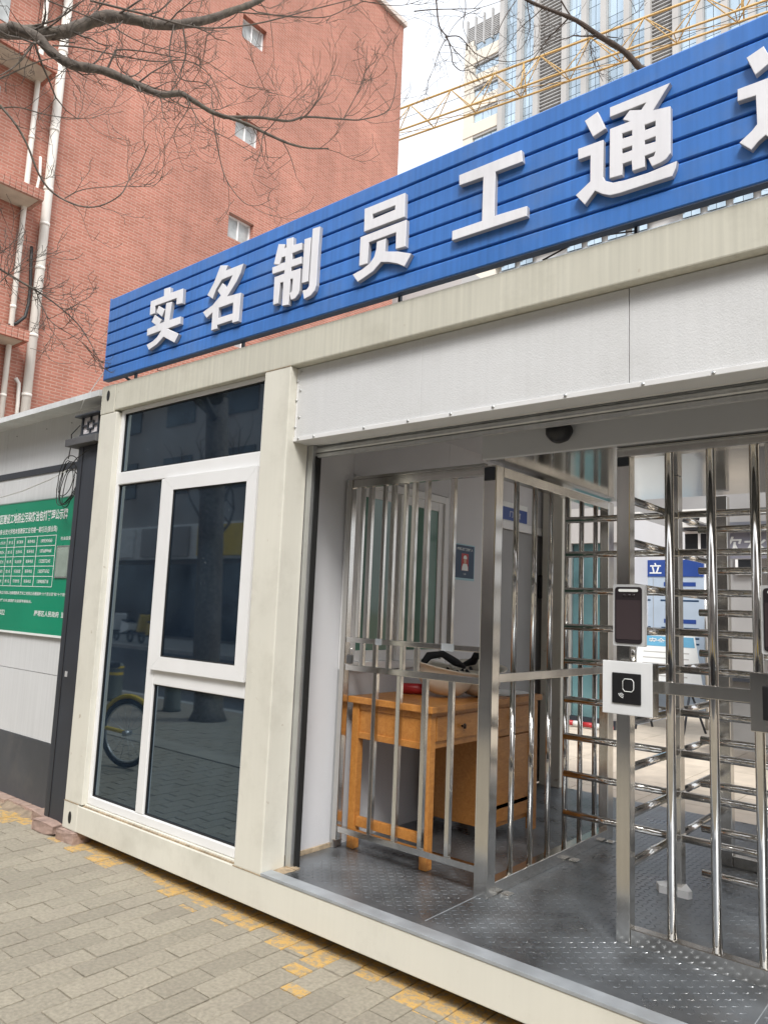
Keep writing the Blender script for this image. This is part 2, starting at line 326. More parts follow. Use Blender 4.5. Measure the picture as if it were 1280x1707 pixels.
# pavers 228 x 109 mm, half bond, long side running towards the cabin
PX, PY = .119, .238
cells = []
for i in range(-44, 42):
    for j in range(-14, 5):
        x0 = 1.597 + i*PX; y0 = -1.030 + j*PY + (PY/2 if i % 2 else 0)
        c = (x0+PX/2, y0+PY/2, 0); q = project(c)
        if c[0] < -3.4: continue
        vis = q is not None and -60 < q[0] < 1340 and 700 < q[1] < 1770 and y0 < .12
        cells.append((x0, y0, vis, q[2] if q else 99))
vis = sorted([c for c in cells if c[2]], key=lambda c: c[3])
paver_meshes = []
for k in range(6):
    b = Box(-.0565, .0565, -.116, .116, -.03, 0, .0035)
    for v in b.verts:
        if v.co.z > -.01: v.co.z += random.uniform(-.0007, .0007)
        v.co.x += random.uniform(-.0012, .0012); v.co.y += random.uniform(-.0015, .0015)
    paver_meshes.append(mesh(b, 'paver', paver_m))
for x0, y0, _, _ in vis[:300]:
    piece('paver', random.choice(paver_meshes), pave, (x0+PX/2, y0+PY/2, random.uniform(-.0028, .0)), (random.uniform(-.006, .006), random.uniform(-.01, .01), random.uniform(-.008, .008)))
rest = bm_new()
near = set((c[0], c[1]) for c in vis[:300])
for x0, y0, v, d in cells:
    if (x0, y0) in near: continue
    z = random.uniform(-.003, 0); box(rest, x0+.004, x0+PX-.004, y0+.004, y0+PY-.004, -.03, z)
o = part('paver', rest, paver_m, pave, kind='stuff')
# tactile strip of the pavement, mirrored in the window
structure('tactile_strip', Box(-30, 30, -2.32, -2.05, -.02, .008), mat('buff tactile paving', (.29, .265, .215), .9, var=.2))

# courtyard behind the passage: granite slabs
court = structure('courtyard', Box(-10, 12, 2.905, 15, -.15, -.006), mortar)
slab = mesh(Box(-.297, .297, -.297, .297, -.02, 0, .002), 'slab', slab_m)
cs = []
for i in range(-16, 20):
    for j in range(0, 19):
        x, y = i*.6, 3.22 + j*.6; q = project((x, y, 0))
        if x < -9.5 or x > 11.5: continue
        cs.append((x, y, q[0] if q else 9999))
for x, y, u in cs:
    if 700 < u < 1500: piece('slab', slab, court, (x, y, random.uniform(-.001, .0)))
b = bm_new()
for x, y, u in cs:
    if not 700 < u < 1500: box(b, x-.297, x+.297, y-.297, y+.297, -.02, 0)
part('slab', b, slab_m, court, kind='stuff')

# ================================================================== CONTAINER CABIN
ZB, ZT, FL = .07, 2.87, .229
XR = 6.06
cab = thing('container_cabin', 'cream steel container gatehouse with dark window and open turnstile passage', 'cabin', (0, 0, ZB))
def cp(name, bm, m, parent=cab): return part(name, bm, m, parent)
bb = cp('bottom_beam', Box(0, XR, 0, .12, ZB, .221, .004), cream)
cp('bottom_beam', Box(0, XR, 2.84, 2.96, ZB, .20, .004), cream); cp('bottom_beam', Box(0, .12, .121, 2.839, ZB, .22, .004), cream)
cp('top_beam', Box(.165, XR, 0, .10, 2.693, ZT, .006), cream_beam)
cp('top_beam', Box(0, XR, 2.86, 2.96, 2.693, ZT, .006), cream_beam)
cp('corner_block', Box(-.002, .164, -.002, .16, 2.68, ZT+.002, .006), cream_beam)
cp('corner_block', Box(-.002, .164, -.002, .16, ZB-.002, .229, .006), cream)
for z0, z1, zc in ((2.68, ZT, 2.80), (ZB, .23, .14)):    # slotted lifting holes
    b = bm_new(); pr = [(.082+.018*math.cos(a), zc+.036*math.sin(a)*1.0) for a in [2*math.pi*k/20 for k in range(20)]]
    prism(b, pr, -.004, .01, lambda u, v, w: Vector((u, w, v))); cp('lifting_hole', b, rubber)
cp('corner_post', Box(0, .20, 0, .15, .231, 2.679, .006), cream)
cp('post', Box(1.627, 1.823, 0, .15, .222, 2.692, .006), cream)
cp('post', Box(5.86, XR, 0, .15, .222, 2.692, .006), cream)
cp('corner_post', Box(1.77, 1.94, 2.80, 2.955, .201, 2.692, .006), cream)
cp('corner_post', Box(5.86, XR, 2.80, 2.955, .201, 2.692, .006), cream)
cp('corner_post', Box(0, .15, 2.80, 2.955, .222, 2.692, .006), cream)
# sealant lines where posts meet beams
cp('weld_seam', Box(1.62, 1.83, -.0015, .004, .2195, .2235), rust); cp('weld_seam', Box(1.63, 1.82, -.0015, .004, 2.691, 2.6945), rust)
cp('weld_seam', Box(1.824, 1.90, .02, .155, .222, .231), rust); cp('weld_seam', Box(1.83, 1.90, .15, .18, .225, .236), rust)
cp('weld_seam', Box(-.0035, .16, -.0035, .004, .228, .2315), rust)
# recessed steps around the window
cp('sill', Box(.20, 1.627, .02, .055, .221, .236, .002), cream); cp('sill_sealant', Box(.20, 1.627, .012, .03, .2215, .2285), rust)
# --- big window
win = thing('x', None, None); bpy.data.objects.remove(win)
G = .055
win = cp('window', Box(.20, .232, .035, .085, .24, 2.69, .004), pvc)      # left jamb carries the window
def wp(name, bm, m): return part(name, bm, m, win)
wp('frame', Box(1.585, 1.626, .035, .085, .24, 2.69, .004), pvc)
wp('frame', Box(.233, 1.584, .035, .085, 2.667, 2.691, .004), pvc)
wp('frame', Box(.233, 1.584, .033, .085, 2.200, 2.280, .005), pvc)
wp('frame', Box(.233, 1.584, .033, .085, .238, .286, .005), pvc)
wp('frame', Box(.712, .786, .034, .085, .287, 2.199, .005), pvc)
wp('frame', Box(.787, 1.584, .034, .085, 1.004, 1.090, .005), pvc)
for nm, (x0, x1, z0, z1) in dict(a=(.233, 1.584, 2.281, 2.666), b=(.233, .711, .287, 2.199), c=(.787, 1.584, .287, 1.003)).items():
    wp('pane', Box(x0, x1, G, G+.008, z0, z1), glass)
    g = .006
    for q in ((x0, x0+g, z0, z1), (x1-g, x1, z0, z1), (x0+g, x1-g, z1-g, z1), (x0+g, x1-g, z0, z0+g)): wp('gasket', Box(q[0], q[1], G-.008, G-.0005, q[2], q[3]), rubber)
# outward opening sash
sx0, sx1, sz0, sz1, w = .772, 1.600, 1.088, 2.197, .094
def sash_bar(poly): return prism(bm_new(), poly, .012, .032, lambda u, v, k: Vector((u, k, v)))
for poly in ([(sx0, sz0), (sx1, sz0), (sx1-w*.85, sz0+w*.82), (sx0+w, sz0+w*.82)], [(sx0, sz1), (sx0+w, sz1-w*.8), (sx1-w*.85, sz1-w*.8), (sx1, sz1)],
             [(sx0, sz0), (sx0+w, sz0+w*.82), (sx0+w, sz1-w*.8), (sx0, sz1)], [(sx1, sz0), (sx1, sz1), (sx1-w*.85, sz1-w*.8), (sx1-w*.85, sz0+w*.82)]):
    cxm = sum(p[0] for p in poly)/4; czm = sum(p[1] for p in poly)/4
    wp('sash', sash_bar([(cxm+(u-cxm)*.9985, czm+(v-czm)*.9985) for u, v in poly]), pvc)
wp('pane', Box(sx0+w-.004, sx1-w*.85+.004, .024, .029, sz0+w*.8, sz1-w*.78), glass)
x0, x1, z0, z1 = sx0+w, sx1-w*.85, sz0+w*.82, sz1-w*.8; g = .006
for q in ((x0, x0+g, z0, z1), (x1-g, x1, z0, z1), (x0+g, x1-g, z1-g, z1), (x0+g, x1-g, z0, z0+g)): wp('gasket', Box(q[0], q[1], .016, .0235, q[2], q[3]), rubber)
# --- fascia over the passage and roller shutter
for x0, x1 in ((1.836, 2.6165), (2.617, 3.565), (3.568, 4.65), (4.653, 5.855)): cp('fascia_panel', Box(x0, x1, .05, .10, 2.328, 2.69, .001), fascia)
cp('fascia_edge', Box(1.8235, 1.835, .048, .11, 2.31, 2.69, .002), white_trim)
tr = cp('fascia_trim', Box(1.815, 5.858, .044, .165, 2.306, 2.327, .002), white_trim)
screw = mesh(lathe(bm_new(), [(0, -.003), (.0055, -.003), (.0065, 0), (.0065, .002), (.0, .002)], n=8), 'screw', alu)
for x in (1.86, 1.97, 2.30, 2.56, 2.79, 3.0, 3.32, 3.62, 3.86, 4.1, 4.6): piece('screw', screw, cab, (x, .0425, 2.3165+random.uniform(-.003, .003)), (math.pi/2, 0, 0))
for z in (2.38, 2.52, 2.62): piece('screw', screw, cab, (1.8295, .0465, z), (math.pi/2, 0, 0)); piece('screw', screw, cab, (1.852, .0485, z+.05), (math.pi/2, 0, 0))
sh = cp('roller_shutter', Box(1.835, 5.85, .175, .197, 2.243, 2.262, .003), alu)
b = bm_new()
for k in range(5):
    zc = 2.283 + k*.037; pr = []
    for i in range(7): a = -math.pi/2 + math.pi*i/6; pr.append((.182-.009*math.cos(a), zc+.0165*math.sin(a)))
    pr += [(.195, zc+.0165), (.195, zc-.0165)]
    o = part('slat', prism(bm_new(), pr, 1.835, 5.85, lambda u, v, w: Vector((w, u, v))), alu, sh)
cp('shutter_guide', Box(1.8235, 1.862, .151, .21, .222, 2.305, .002), alu); cp('guide_seal', Box(1.8625, 1.871, .172, .205, .226, 2.25), rubber)
# --- passage: floor plates with raised treads
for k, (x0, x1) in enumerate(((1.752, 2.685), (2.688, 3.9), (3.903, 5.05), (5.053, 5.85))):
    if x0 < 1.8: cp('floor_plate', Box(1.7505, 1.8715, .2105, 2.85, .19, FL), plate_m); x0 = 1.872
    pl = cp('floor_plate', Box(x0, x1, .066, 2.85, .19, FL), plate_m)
    b = bm_new(); L, W, H = .0135, .0048, .0018; st = .0310
    nx, ny = int((x1-x0-.02)/st), int(2.76/st)
    for i in range(nx):
        for j in range(ny):
            cx, cy = x0+.02+i*st, .085+j*st
            if cx > 4.6: continue
            a = R_(42) if (i+j) % 2 else R_(-48); ca, sa = math.cos(a), math.sin(a)
            P = lambda u, v, z: b.verts.new((cx+u*ca-v*sa, cy+u*sa+v*ca, FL+z))
            v0, v1, v2, v3 = P(-L, 0, .0001), P(0, -W, .0001), P(L, 0, .0001), P(0, W, .0001); t0, t1 = P(-L*.5, 0, H), P(L*.5, 0, H)
            for f in ((v0, v1, t0), (v1, t1, t0), (v1, v2, t1), (v2, v3, t1), (v3, t0, t1), (v3, v0, t0)): b.faces.new(f)
    if len(b.verts): part('tread_pattern', b, plate_m, pl, kind='stuff')
    else: b.free()
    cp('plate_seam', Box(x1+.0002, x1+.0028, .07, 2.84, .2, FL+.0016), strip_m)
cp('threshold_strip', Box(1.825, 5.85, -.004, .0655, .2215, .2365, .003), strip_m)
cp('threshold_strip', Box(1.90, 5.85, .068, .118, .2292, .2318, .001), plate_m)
# --- passage walls, ceiling and roof
WX = 1.75
def wall_hole(name, xa, xb, segs, m):
    for y0, y1, z0, z1 in segs: cp(name, Box(xa, xb, y0, y1, z0, z1), m)
wall_hole('wall_panel', WX-.05, WX, ((.16, .594, FL, 2.66), (.596, 1.53, FL, 1.135), (.596, 1.53, 2.235, 2.66), (1.532, 2.15, FL, 2.66), (2.152, 2.94, 2.17, 2.66)), inner)
cp('skirting_sealant', Box(WX+.0005, WX+.012, .21, .56, FL+.0005, FL+.022), rust)
cp('wall_panel', Box(.0, WX-.051, 2.90, 2.94, FL, 2.66), inner); cp('wall_panel', Box(.002, .04, .16, 2.89, FL, 2.66), inner); cp('wall_panel', Box(5.85, 5.89, .16, 2.79, FL, 2.66), inner)
cp('room_floor', Box(.05, 1.69, .13, 2.88, .2, FL-.001), door_grey)
cp('ceiling', Box(.05, 5.85, .20, 2.85, 2.60, 2.63), inner); cp('roof', Box(.03, XR-.03, .101, 2.859, 2.80, 2.86), cream)
cp('cover_strip', Box(WX+.003, WX+.035, .535, .600, 1.15, 2.19, .003), white_trim); cp('cover_strip', Box(WX+.003, WX+.03, .535, .600, FL, 1.149, .003), alu)
# sliding window to the guard room
iw = cp('guard_window', Box(WX-.045, WX+.012, .600, .645, 1.14, 2.23, .003), pvc)
def ip(name, bm, m): return part(name, bm, m, iw)
ip('frame', Box(WX-.045, WX+.012, 1.485, 1.528, 1.14, 2.23, .003), pvc); ip('frame', Box(WX-.045, WX+.012, .646, 1.484, 2.185, 2.23, .003), pvc); ip('frame', Box(WX-.045, WX+.014, .646, 1.484, 1.14, 1.185, .003), pvc)
for y0, y1, xo in ((.647, 1.075, -.030), (1.04, 1.483, -.010)):
    for q in ((y0, y0+.05, 1.186, 2.184), (y1-.05, y1, 1.186, 2.184), (y0+.051, y1-.051, 2.13, 2.184), (y0+.051, y1-.051, 1.186, 1.245)): ip('sash', Box(WX+xo-.009, WX+xo+.009, *q, .002), pvc)
    ip('pane', Box(WX+xo-.003, WX+xo+.003, y0+.051, y1-.051, 1.246, 2.129), green_glass)
# doorway to the guard room; a grey leaf stands in for its dark inside
dr = cp('door', Box(WX-.045, WX-.015, 2.195, 2.90, FL+.005, 2.105), door_grey)
part('door_frame', Box(WX-.05, WX+.012, 2.152, 2.94, 2.108, 2.168, .003), white_trim, dr); part('door_frame', Box(WX-.05, WX+.012, 2.152, 2.193, FL, 2.107, .003), white_trim, dr); part('door_frame', Box(WX-.05, WX+.012, 2.902, 2.94, FL, 2.107, .003), white_trim, dr)
part('door_handle', Box(WX-.014, WX+.03, 2.80, 2.84, 1.62, 1.80, .004), black, dr)
# upper lip the sign stands on, vines and brackets behind it
for x in (.35, 1.4, 2.5, 3.6, 4.7): cp('sign_bracket', Box(x, x+.012, .012, .028, ZT-.001, 2.959), dark_steel)

# ================================================================== SIGN
sign = thing('channel_sign', 'long blue slatted sign with white Chinese letters above the container passage', 'sign', (.04, 0, 2.905))
SX0, SX1 = .04, 6.1
def sz(x, t): return 2.905 + t*(.568 + .033*(x-.04)/4.03)      # the board widens a little to the right, as built
NP = 7
for k in range(NP):
    t0, t1 = k/NP, (k+1)/NP; b = bm_new(); d = .008/.57
    prof = [(-.010, t0), (-.024, t0+.002), (-.026, t0+.008), (-.026, t1-d-.012), (-.021, t1-d), (-.010, t1-d+.002), (-.010, t1), (.0, t1), (.0, t0)]
    rings = [[b.verts.new((x, y, sz(x, min(1, t)))) for y, t in prof] for x in (SX0+.004*(k % 2), SX1)]
    n = len(prof)
    for i in range(n): b.faces.new((rings[0][i], rings[0][(i+1) % n], rings[1][(i+1) % n], rings[1][i]))
    b.faces.new(rings[0][::-1]); b.faces.new(rings[1]); part('plank', b, blue, sign)
b = bm_new()
for t0, t1 in ((-.008, -.001),):
    r = [[b.verts.new((x, y, sz(x, t))) for y, t in ((-.024, t0), (.015, t0), (.015, t1), (-.024, t1))] for x in (SX0, SX1)]
    for i in range(4): b.faces.new((r[0][i], r[0][(i+1) % 4], r[1][(i+1) % 4], r[1][i]))
    b.faces.new(r[0]); b.faces.new(r[1])
part('end_cap', Box(SX0-.003, SX0-.0002, -.0235, .0, 2.905, 3.473), blue, sign)
part('bottom_rail', b, mat('shaded blue underside', (.03, .05, .10), .5), sign)  # underside of the sign, its shade painted in as dark blue
part('back_frame', Box(SX0+.02, SX1, .0005, .03, 2.96, 2.99), dark_steel, sign); part('back_frame', Box(SX0+.02, SX1, .0005, .03, 3.40, 3.43), dark_steel, sign)
LETTERS = [   # outlines (mm along the board, mm above ground), holes follow the even-odd rule
    ('实', [[(701, 3367), (765, 3361), (770, 3323), (899, 3320), (903, 3227), (841, 3233), (842, 3274), (618, 3277), (620, 3228), (567, 3229), (566, 3319), (705, 3320)], [(657, 3268), (726, 3229), (701, 3189), (637, 3233)], [(736, 3267), (795, 3262), (782, 3150), (896, 3147), (898, 3102), (772, 3098), (891, 3040), (853, 2995), (734, 3056), (718, 3045), (673, 3022), (591, 3001), (559, 3039), (625, 3050), (671, 3068), (706, 3100), (555, 3098), (553, 3142), (645, 3148), (593, 3180), (624, 3217), (701, 3169), (682, 3149), (730, 3151)]]),
    ('名', [[(1244, 3370), (1311, 3352), (1295, 3326), (1447, 3326), (1427, 3276), (1396, 3233), (1324, 3166), (1441, 3160), (1438, 2999), (1385, 3000), (1383, 3016), (1251, 3016), (1252, 2996), (1201, 2996), (1202, 3101), (1151, 3080), (1111, 3124), (1199, 3146), (1266, 3187), (1234, 3221), (1273, 3257), (1314, 3220), (1359, 3281), (1265, 3279), (1219, 3234), (1193, 3185), (1141, 3218), (1195, 3280)], [(1255, 3116), (1381, 3117), (1383, 3055), (1256, 3057)]]),
    ('制', [[(1726, 3357), (1778, 3341), (1772, 3319), (1789, 3321), (1785, 3368), (1837, 3362), (1839, 3318), (1902, 3313), (1905, 3275), (1835, 3274), (1836, 3240), (1906, 3238), (1910, 3199), (1834, 3200), (1834, 3177), (1904, 3176), (1905, 3057), (1899, 3040), (1876, 3022), (1847, 3021), (1831, 3062), (1847, 3063), (1850, 3073), (1852, 3134), (1832, 3135), (1831, 2999), (1781, 3005), (1781, 3134), (1757, 3135), (1751, 3026), (1712, 3026), (1710, 3178), (1783, 3179), (1785, 3197), (1691, 3200), (1687, 3238), (1740, 3239), (1697, 3252)], [(1758, 3274), (1784, 3272), (1785, 3241), (1744, 3242)], [(1921, 3326), (1967, 3323), (1964, 3090), (1919, 3091)], [(1976, 3366), (2028, 3362), (2024, 3227), (2024, 3053), (2015, 3029), (1989, 3010), (1943, 3002), (1928, 3050), (1958, 3049), (1973, 3063), (1975, 3147)]]),
    ('员', [[(2323, 3359), (2566, 3358), (2569, 3242), (2326, 3243)], [(2374, 3315), (2511, 3315), (2511, 3295), (2376, 3291)], [(2305, 3222), (2581, 3224), (2581, 3097), (2524, 3100), (2523, 3181), (2360, 3180), (2357, 3077), (2305, 3079)], [(2409, 3169), (2464, 3169), (2461, 3106), (2538, 3084), (2616, 3052), (2579, 3002), (2534, 3029), (2484, 3049), (2440, 3061), (2394, 3029), (2347, 3014), (2301, 3001), (2266, 3046), (2324, 3056), (2371, 3073), (2397, 3099), (2407, 3132)]]),
    ('工', [[(2861, 3338), (3162, 3339), (3168, 3287), (3042, 3288), (3041, 3095), (3192, 3089), (3192, 3047), (2834, 3049), (2834, 3092), (2982, 3092), (2983, 3286), (2863, 3290)]]),
    ('通', [[(3485, 3371), (3517, 3290), (3467, 3276), (3433, 3355)], [(3533, 3368), (3755, 3369), (3694, 3289), (3755, 3279), (3754, 3101), (3739, 3085), (3719, 3078), (3689, 3075), (3675, 3111), (3696, 3112), (3701, 3126), (3663, 3124), (3663, 3083), (3618, 3083), (3615, 3124), (3582, 3124), (3580, 3082), (3532, 3085), (3533, 3281), (3608, 3281), (3582, 3299), (3608, 3325), (3651, 3309), (3668, 3329), (3533, 3329)], [(3580, 3244), (3617, 3242), (3617, 3222), (3580, 3224)], [(3580, 3183), (3617, 3182), (3617, 3165), (3580, 3165)], [(3663, 3244), (3702, 3244), (3702, 3224), (3663, 3224)], [(3663, 3184), (3702, 3185), (3702, 3165), (3663, 3168)], [(3407, 3250), (3508, 3248), (3507, 3101), (3516, 3081), (3545, 3064), (3587, 3058), (3673, 3056), (3776, 3064), (3771, 3038), (3759, 3013), (3656, 3014), (3573, 3014), (3534, 3018), (3505, 3033), (3476, 3056), (3436, 3014), (3399, 3064), (3457, 3100), (3457, 3204), (3408, 3205)]]),
    ('道', [[(4058, 3364), (4083, 3300), (4031, 3273), (4005, 3347)], [(3976, 3246), (4081, 3245), (4075, 3068), (4087, 3046), (4117, 3030), (4186, 3026), (4290, 3036), (4276, 2985), (4156, 2983), (4106, 2995), (4076, 3022), (4058, 3049), (4035, 3035), (4014, 3014), (3978, 3053), (4017, 3080), (4033, 3097), (4031, 3199), (3975, 3202)], [(4104, 3252), (4279, 3250), (4276, 3216), (4211, 3215), (4268, 3212), (4260, 3082), (4108, 3077), (4107, 3211), (4152, 3216), (4103, 3218)]]),
]
def outline_mesh(polys, depth, m_front, m_side):
    cu = bpy.data.curves.new('t', 'CURVE'); cu.dimensions = '2D'; cu.fill_mode = 'BOTH'; cu.extrude = depth/2; cu.bevel_depth = .0015; cu.bevel_resolution = 0; cu.offset = -.0015
    for poly in polys:
        sp = cu.splines.new('POLY'); sp.points.add(len(poly)-1); sp.use_cyclic_u = True
        for p, (a, c) in zip(sp.points, poly): p.co = (a, c, 0, 1)
    ob = bpy.data.objects.new('t', cu); COL.objects.link(ob); dg = bpy.context.evaluated_depsgraph_get()
    me = bpy.data.meshes.new_from_object(ob.evaluated_get(dg)); bpy.data.objects.remove(ob); bpy.data.curves.remove(cu)
    me.materials.clear(); me.materials.append(m_front); me.materials.append(m_side)
    for p in me.polygons:
        p.material_index = 0 if abs(p.normal.z) > .5 else 1; p.use_smooth = False
    return me
for ch, polys in LETTERS:
    cx = sum(a for q in polys for a, _ in q)/sum(len(q) for q in polys)/1000; cz = 3.18
    me = outline_mesh([[(a/1000-cx, c/1000-cz) for a, c in q] for q in polys], .021, letter_m, letter_shade_side)
    piece('letter', me, sign, (cx, -.0385, cz), FRONT)

# ================================================================== TURNSTILE AND RAILING
AX = 2.708                                      # plane of the left side panel
ts = thing('full_height_turnstile', 'full height stainless steel turnstile with comb arms in the passage', 'turnstile', (3.3, 1.2, FL))
def tp(name, bm, m=steel, parent=ts): return part(name, bm, m, parent)
tp('post', Box(2.673, 2.744, .50, .568, FL+.0005, 2.183, .004))                          # thick front post
tp('post', Box(2.69, 2.745, 1.79, 1.87, FL+.0005, 2.183, .004)); tp('post', Box(3.345, 3.405, 1.83, 1.89, FL+.0005, 2.183, .004))
tp('post', Box(3.331, 3.387, .505, .56, FL+.0005, 2.16, .003)); tp('post', Box(3.905, 3.960, .505, .56, FL+.0005, 2.16, .003)); tp('post', Box(3.905, 3.960, 1.83, 1.89, FL+.0005, 2.183, .003))
tp('side_rail', Box(2.69, 2.744, .569, 1.789, FL+.0005, .289, .003)); tp('side_rail', Box(2.69, 2.744, .569, 1.789, 2.135, 2.182, .003)); tp('side_rail', Box(2.70, 2.735, .569, 1.789, 1.165, 1.205, .002))
tube_lo, tube_hi = .2885, 2.136
me = mesh(Tube([(0, 0, 0), (0, 0, 1)], .0140, 14), 'tube', steel_tube)
for y in (.741, .928, 1.109, 1.300, 1.481, 1.669): piece('tube', me, ts, (2.717, y, tube_lo), scale=(1, 1, 1.166-tube_lo)); piece('tube', me, ts, (2.717, y, 1.204), scale=(1, 1, tube_hi-1.204))
tp('bottom_rail', Box(3.388, 3.904, .508, .556, FL+.0005, .291, .003)); tp('top_rail', Box(3.331, 4.7, .503, .562, 2.1605, 2.199, .003))
tp('middle_rail', Box(3.388, 3.904, .494, .520, 1.197, 1.245, .002))
me2 = mesh(Tube([(0, 0, 0), (0, 0, 1)], .0180, 16), 'tube', steel_tube)
for x in (3.54, 3.702, 3.861): piece('tube', me2, ts, (x, .536, .2905), scale=(1, 1, 2.161-.2905))
tp('bottom_rail', Box(3.406, 3.904, 1.835, 1.885, FL+.0005, .285, .003))
# canopy with polished soffit
tp('canopy_header', Box(2.70, 5.4, .44, .470, 2.2005, 2.55, .002), header_m); tp('canopy_soffit', Box(2.70, 5.4, .4705, 1.90, 2.2005, 2.2155), mirror); tp('canopy_back', Box(2.70, 5.4, 1.87, 1.90, 2.2160, 2.55), header_m)
tp('canopy_side', Box(2.70, 2.715, .4705, 1.8695, 2.2160, 2.55), header_m)
# rotor: square column, four combs of arms at right angles
RX, RY = 3.315, 1.25
col_ = tp('rotor_column', Box(RX-.032, RX+.032, RY-.032, RY+.032, .26, 2.199, .003))
tp('rotor_base', prism(bm_new(), [(-.055, -.075), (.075, -.070), (.085, -.045), (.03, .04), (-.03, .045), (-.085, -.03)], FL+.0005, .262, lambda u, v, w: Vector((RX+u, RY+v, w))), white_trim)
arm = mesh(Tube([(.03, 0, 0), (.575, 0, 0)], .0175, 14), 'arm', steel_tube)
collar = mesh(Box(-.036, .036, -.036, .036, -.02, .02, .004), 'collar', steel)
ZA = (2.006, 1.818, 1.623, 1.431, 1.253, 1.051, .861, .671, .474)
for z in ZA:
    for k in range(4): piece('arm', arm, col_, (RX, RY, z), (0, 0, math.pi/2*k))
    piece('collar', collar, col_, (RX, RY, z))
cm = mesh(Tube([(0, 0, 0), (.44, 0, 0)], .0165, 14), 'comb_bar', steel_tube)
tp('comb_post', Box(3.905, 3.955, 1.09, 1.14, FL+.0005, 2.199, .003))
for z in (1.912, 1.72, 1.527, 1.342, 1.152, .956, .766, .572, .38): piece('comb_bar', cm, ts, (3.475, 1.115, z))
for x, y in ((2.752, .60), (2.752, 1.28), (2.752, 1.74)): tp('floor_bracket', Box(x, x+.045, y, y+.05, FL+.0008, FL+.008, .002))
tp('corner_plug', Box(2.680, 2.737, .494, .4995, 2.11, 2.175, .003), dark_steel); tp('corner_plug', Box(3.335, 3.383, .499, .5045, 2.12, 2.158, .003), dark_steel)

# fixed railing between the wall and the turnstile
rl = thing('railing_panel', 'stainless steel railing panel between white wall and turnstile, padlocked', 'railing', (1.82, .52, FL))
def rp(name, bm, m=steel): return part(name, bm, m, rl)
RY0, RY1 = .515, .545
rp('end_post', Box(1.787, 1.822, .51, .55, FL+.05, 2.185, .003)); 
for z0, z1 in ((2.140, 2.183), (1.300, 1.326), (1.152, 1.182), (.322, .352)): rp('rail', Box(1.8225, 2.6725, RY0, RY1, z0, z1, .002))
rp('rail', Box(1.8225, 2.6725, .512, .54, 2.184, 2.20, .002))
sq = mesh(Box(-.0125, .0125, -.0125, .0125, 0, 1, .002), 'bar', steel)
for x in (2.032, 2.190, 2.350, 2.506): piece('bar', sq, rl, (x, .53, .3525), scale=(1, 1, 1.1515-.3525))
for x in (1.948, 2.106, 2.245, 2.325, 2.485): piece('bar', sq, rl, (x, .53, 1.3265), scale=(1, 1, 2.1395-1.3265))
for x in (1.875, 2.031, 2.173): piece('bar', sq, rl, (x, .545, 1.3265), scale=(.8, .8, 2.1395-1.3265))
for x in (1.93, 2.02, 2.11, 2.20, 2.29): piece('bar', sq, rl, (x, .53, 1.1825), scale=(.9, .9, 1.2995-1.1825))
rp('weld_plate', Box(2.03, 2.07, .5105, .5145, 1.297, 1.329), strip_m); rp('weld_plate', Box(2.45, 2.52, .5105, .5145, 1.295, 1.33), strip_m)
pk = thing('padlock', 'small grey padlock hanging on the railing between two rails', 'padlock', (1.872, .505, 1.20))
part('lock_body', Box(1.855, 1.89, .488, .506, 1.19, 1.235, .004), mat('dull grey lock', (.16, .16, .16), .4, .7), pk)
part('shackle', Tube([(1.861, .497, 1.234)]+[(1.8725-.0115*math.cos(a), .497, 1.262+.0115*math.sin(a)) for a in [math.pi*k/8 for k in range(9)]]+[(1.884, .497, 1.234)], .0032, 8), steel_tube, pk)

# access devices on the turnstile posts
def face_terminal(x, z, label, tilt=0):
    t = thing('face_terminal', label, 'terminal', (x, .43, z), 'face recognition terminals')
    fx = lambda u, v, w: Vector((x+u, .43+w, z+v))
    def rr(hw, hh, r, w0, w1):
        pts = []
        for cx, cz, a0 in ((hw-r, hh-r, 0), (-hw+r, hh-r, 90), (-hw+r, -hh+r, 180), (hw-r, -hh+r, 270)):
            for k in range(5): a = R_(a0+22.5*k); pts.append((cx+r*math.cos(a), cz+r*math.sin(a)))
        return prism(bm_new(), pts, w0, w1, fx)
    part('casing', rr(.064, .122, .006, .0, .026), mat('silver casing', (.62, .63, .64), .35, .3), t)
    part('bezel', rr(.055, .112, .012, -.0035, -.0005), gloss_black, t)
    part('screen', rr(.050, .078, .004, -.0045, -.0038), mat('dim screen', (.055, .042, .045), .12, var=.05), t).location.z -= .018
    part('light_bar', rr(.040, .0055, .005, -.0052, -.0037), print_white, t).location.z += .098
    for dx in (-.016, .004, .022): part('lens', lathe(bm_new(), [(0, 0), (.005, 0), (.006, .002), (.006, .003)], n=12), gloss_black, t, local=True).location = (dx, -.0062, .079); 
    for c in t.children:
        if c.name.startswith('lens'): c.rotation_euler = (-math.pi/2, 0, 0)
    part('bracket', Box(x-.018, x+.018, .4565, .50, z-.05, z+.03, .003), dark_steel, t)
    part('stem', Tube([(x+.01, .455, z-.19), (x+.01, .455, z-.115)], .012, 10), steel_tube, t)
    return t
face_terminal(3.412, 1.498, 'face scanning terminal on the nearest turnstile post above the square card reader')
face_terminal(3.962, 1.500, 'face scanning terminal cut off by the right edge of the photo')
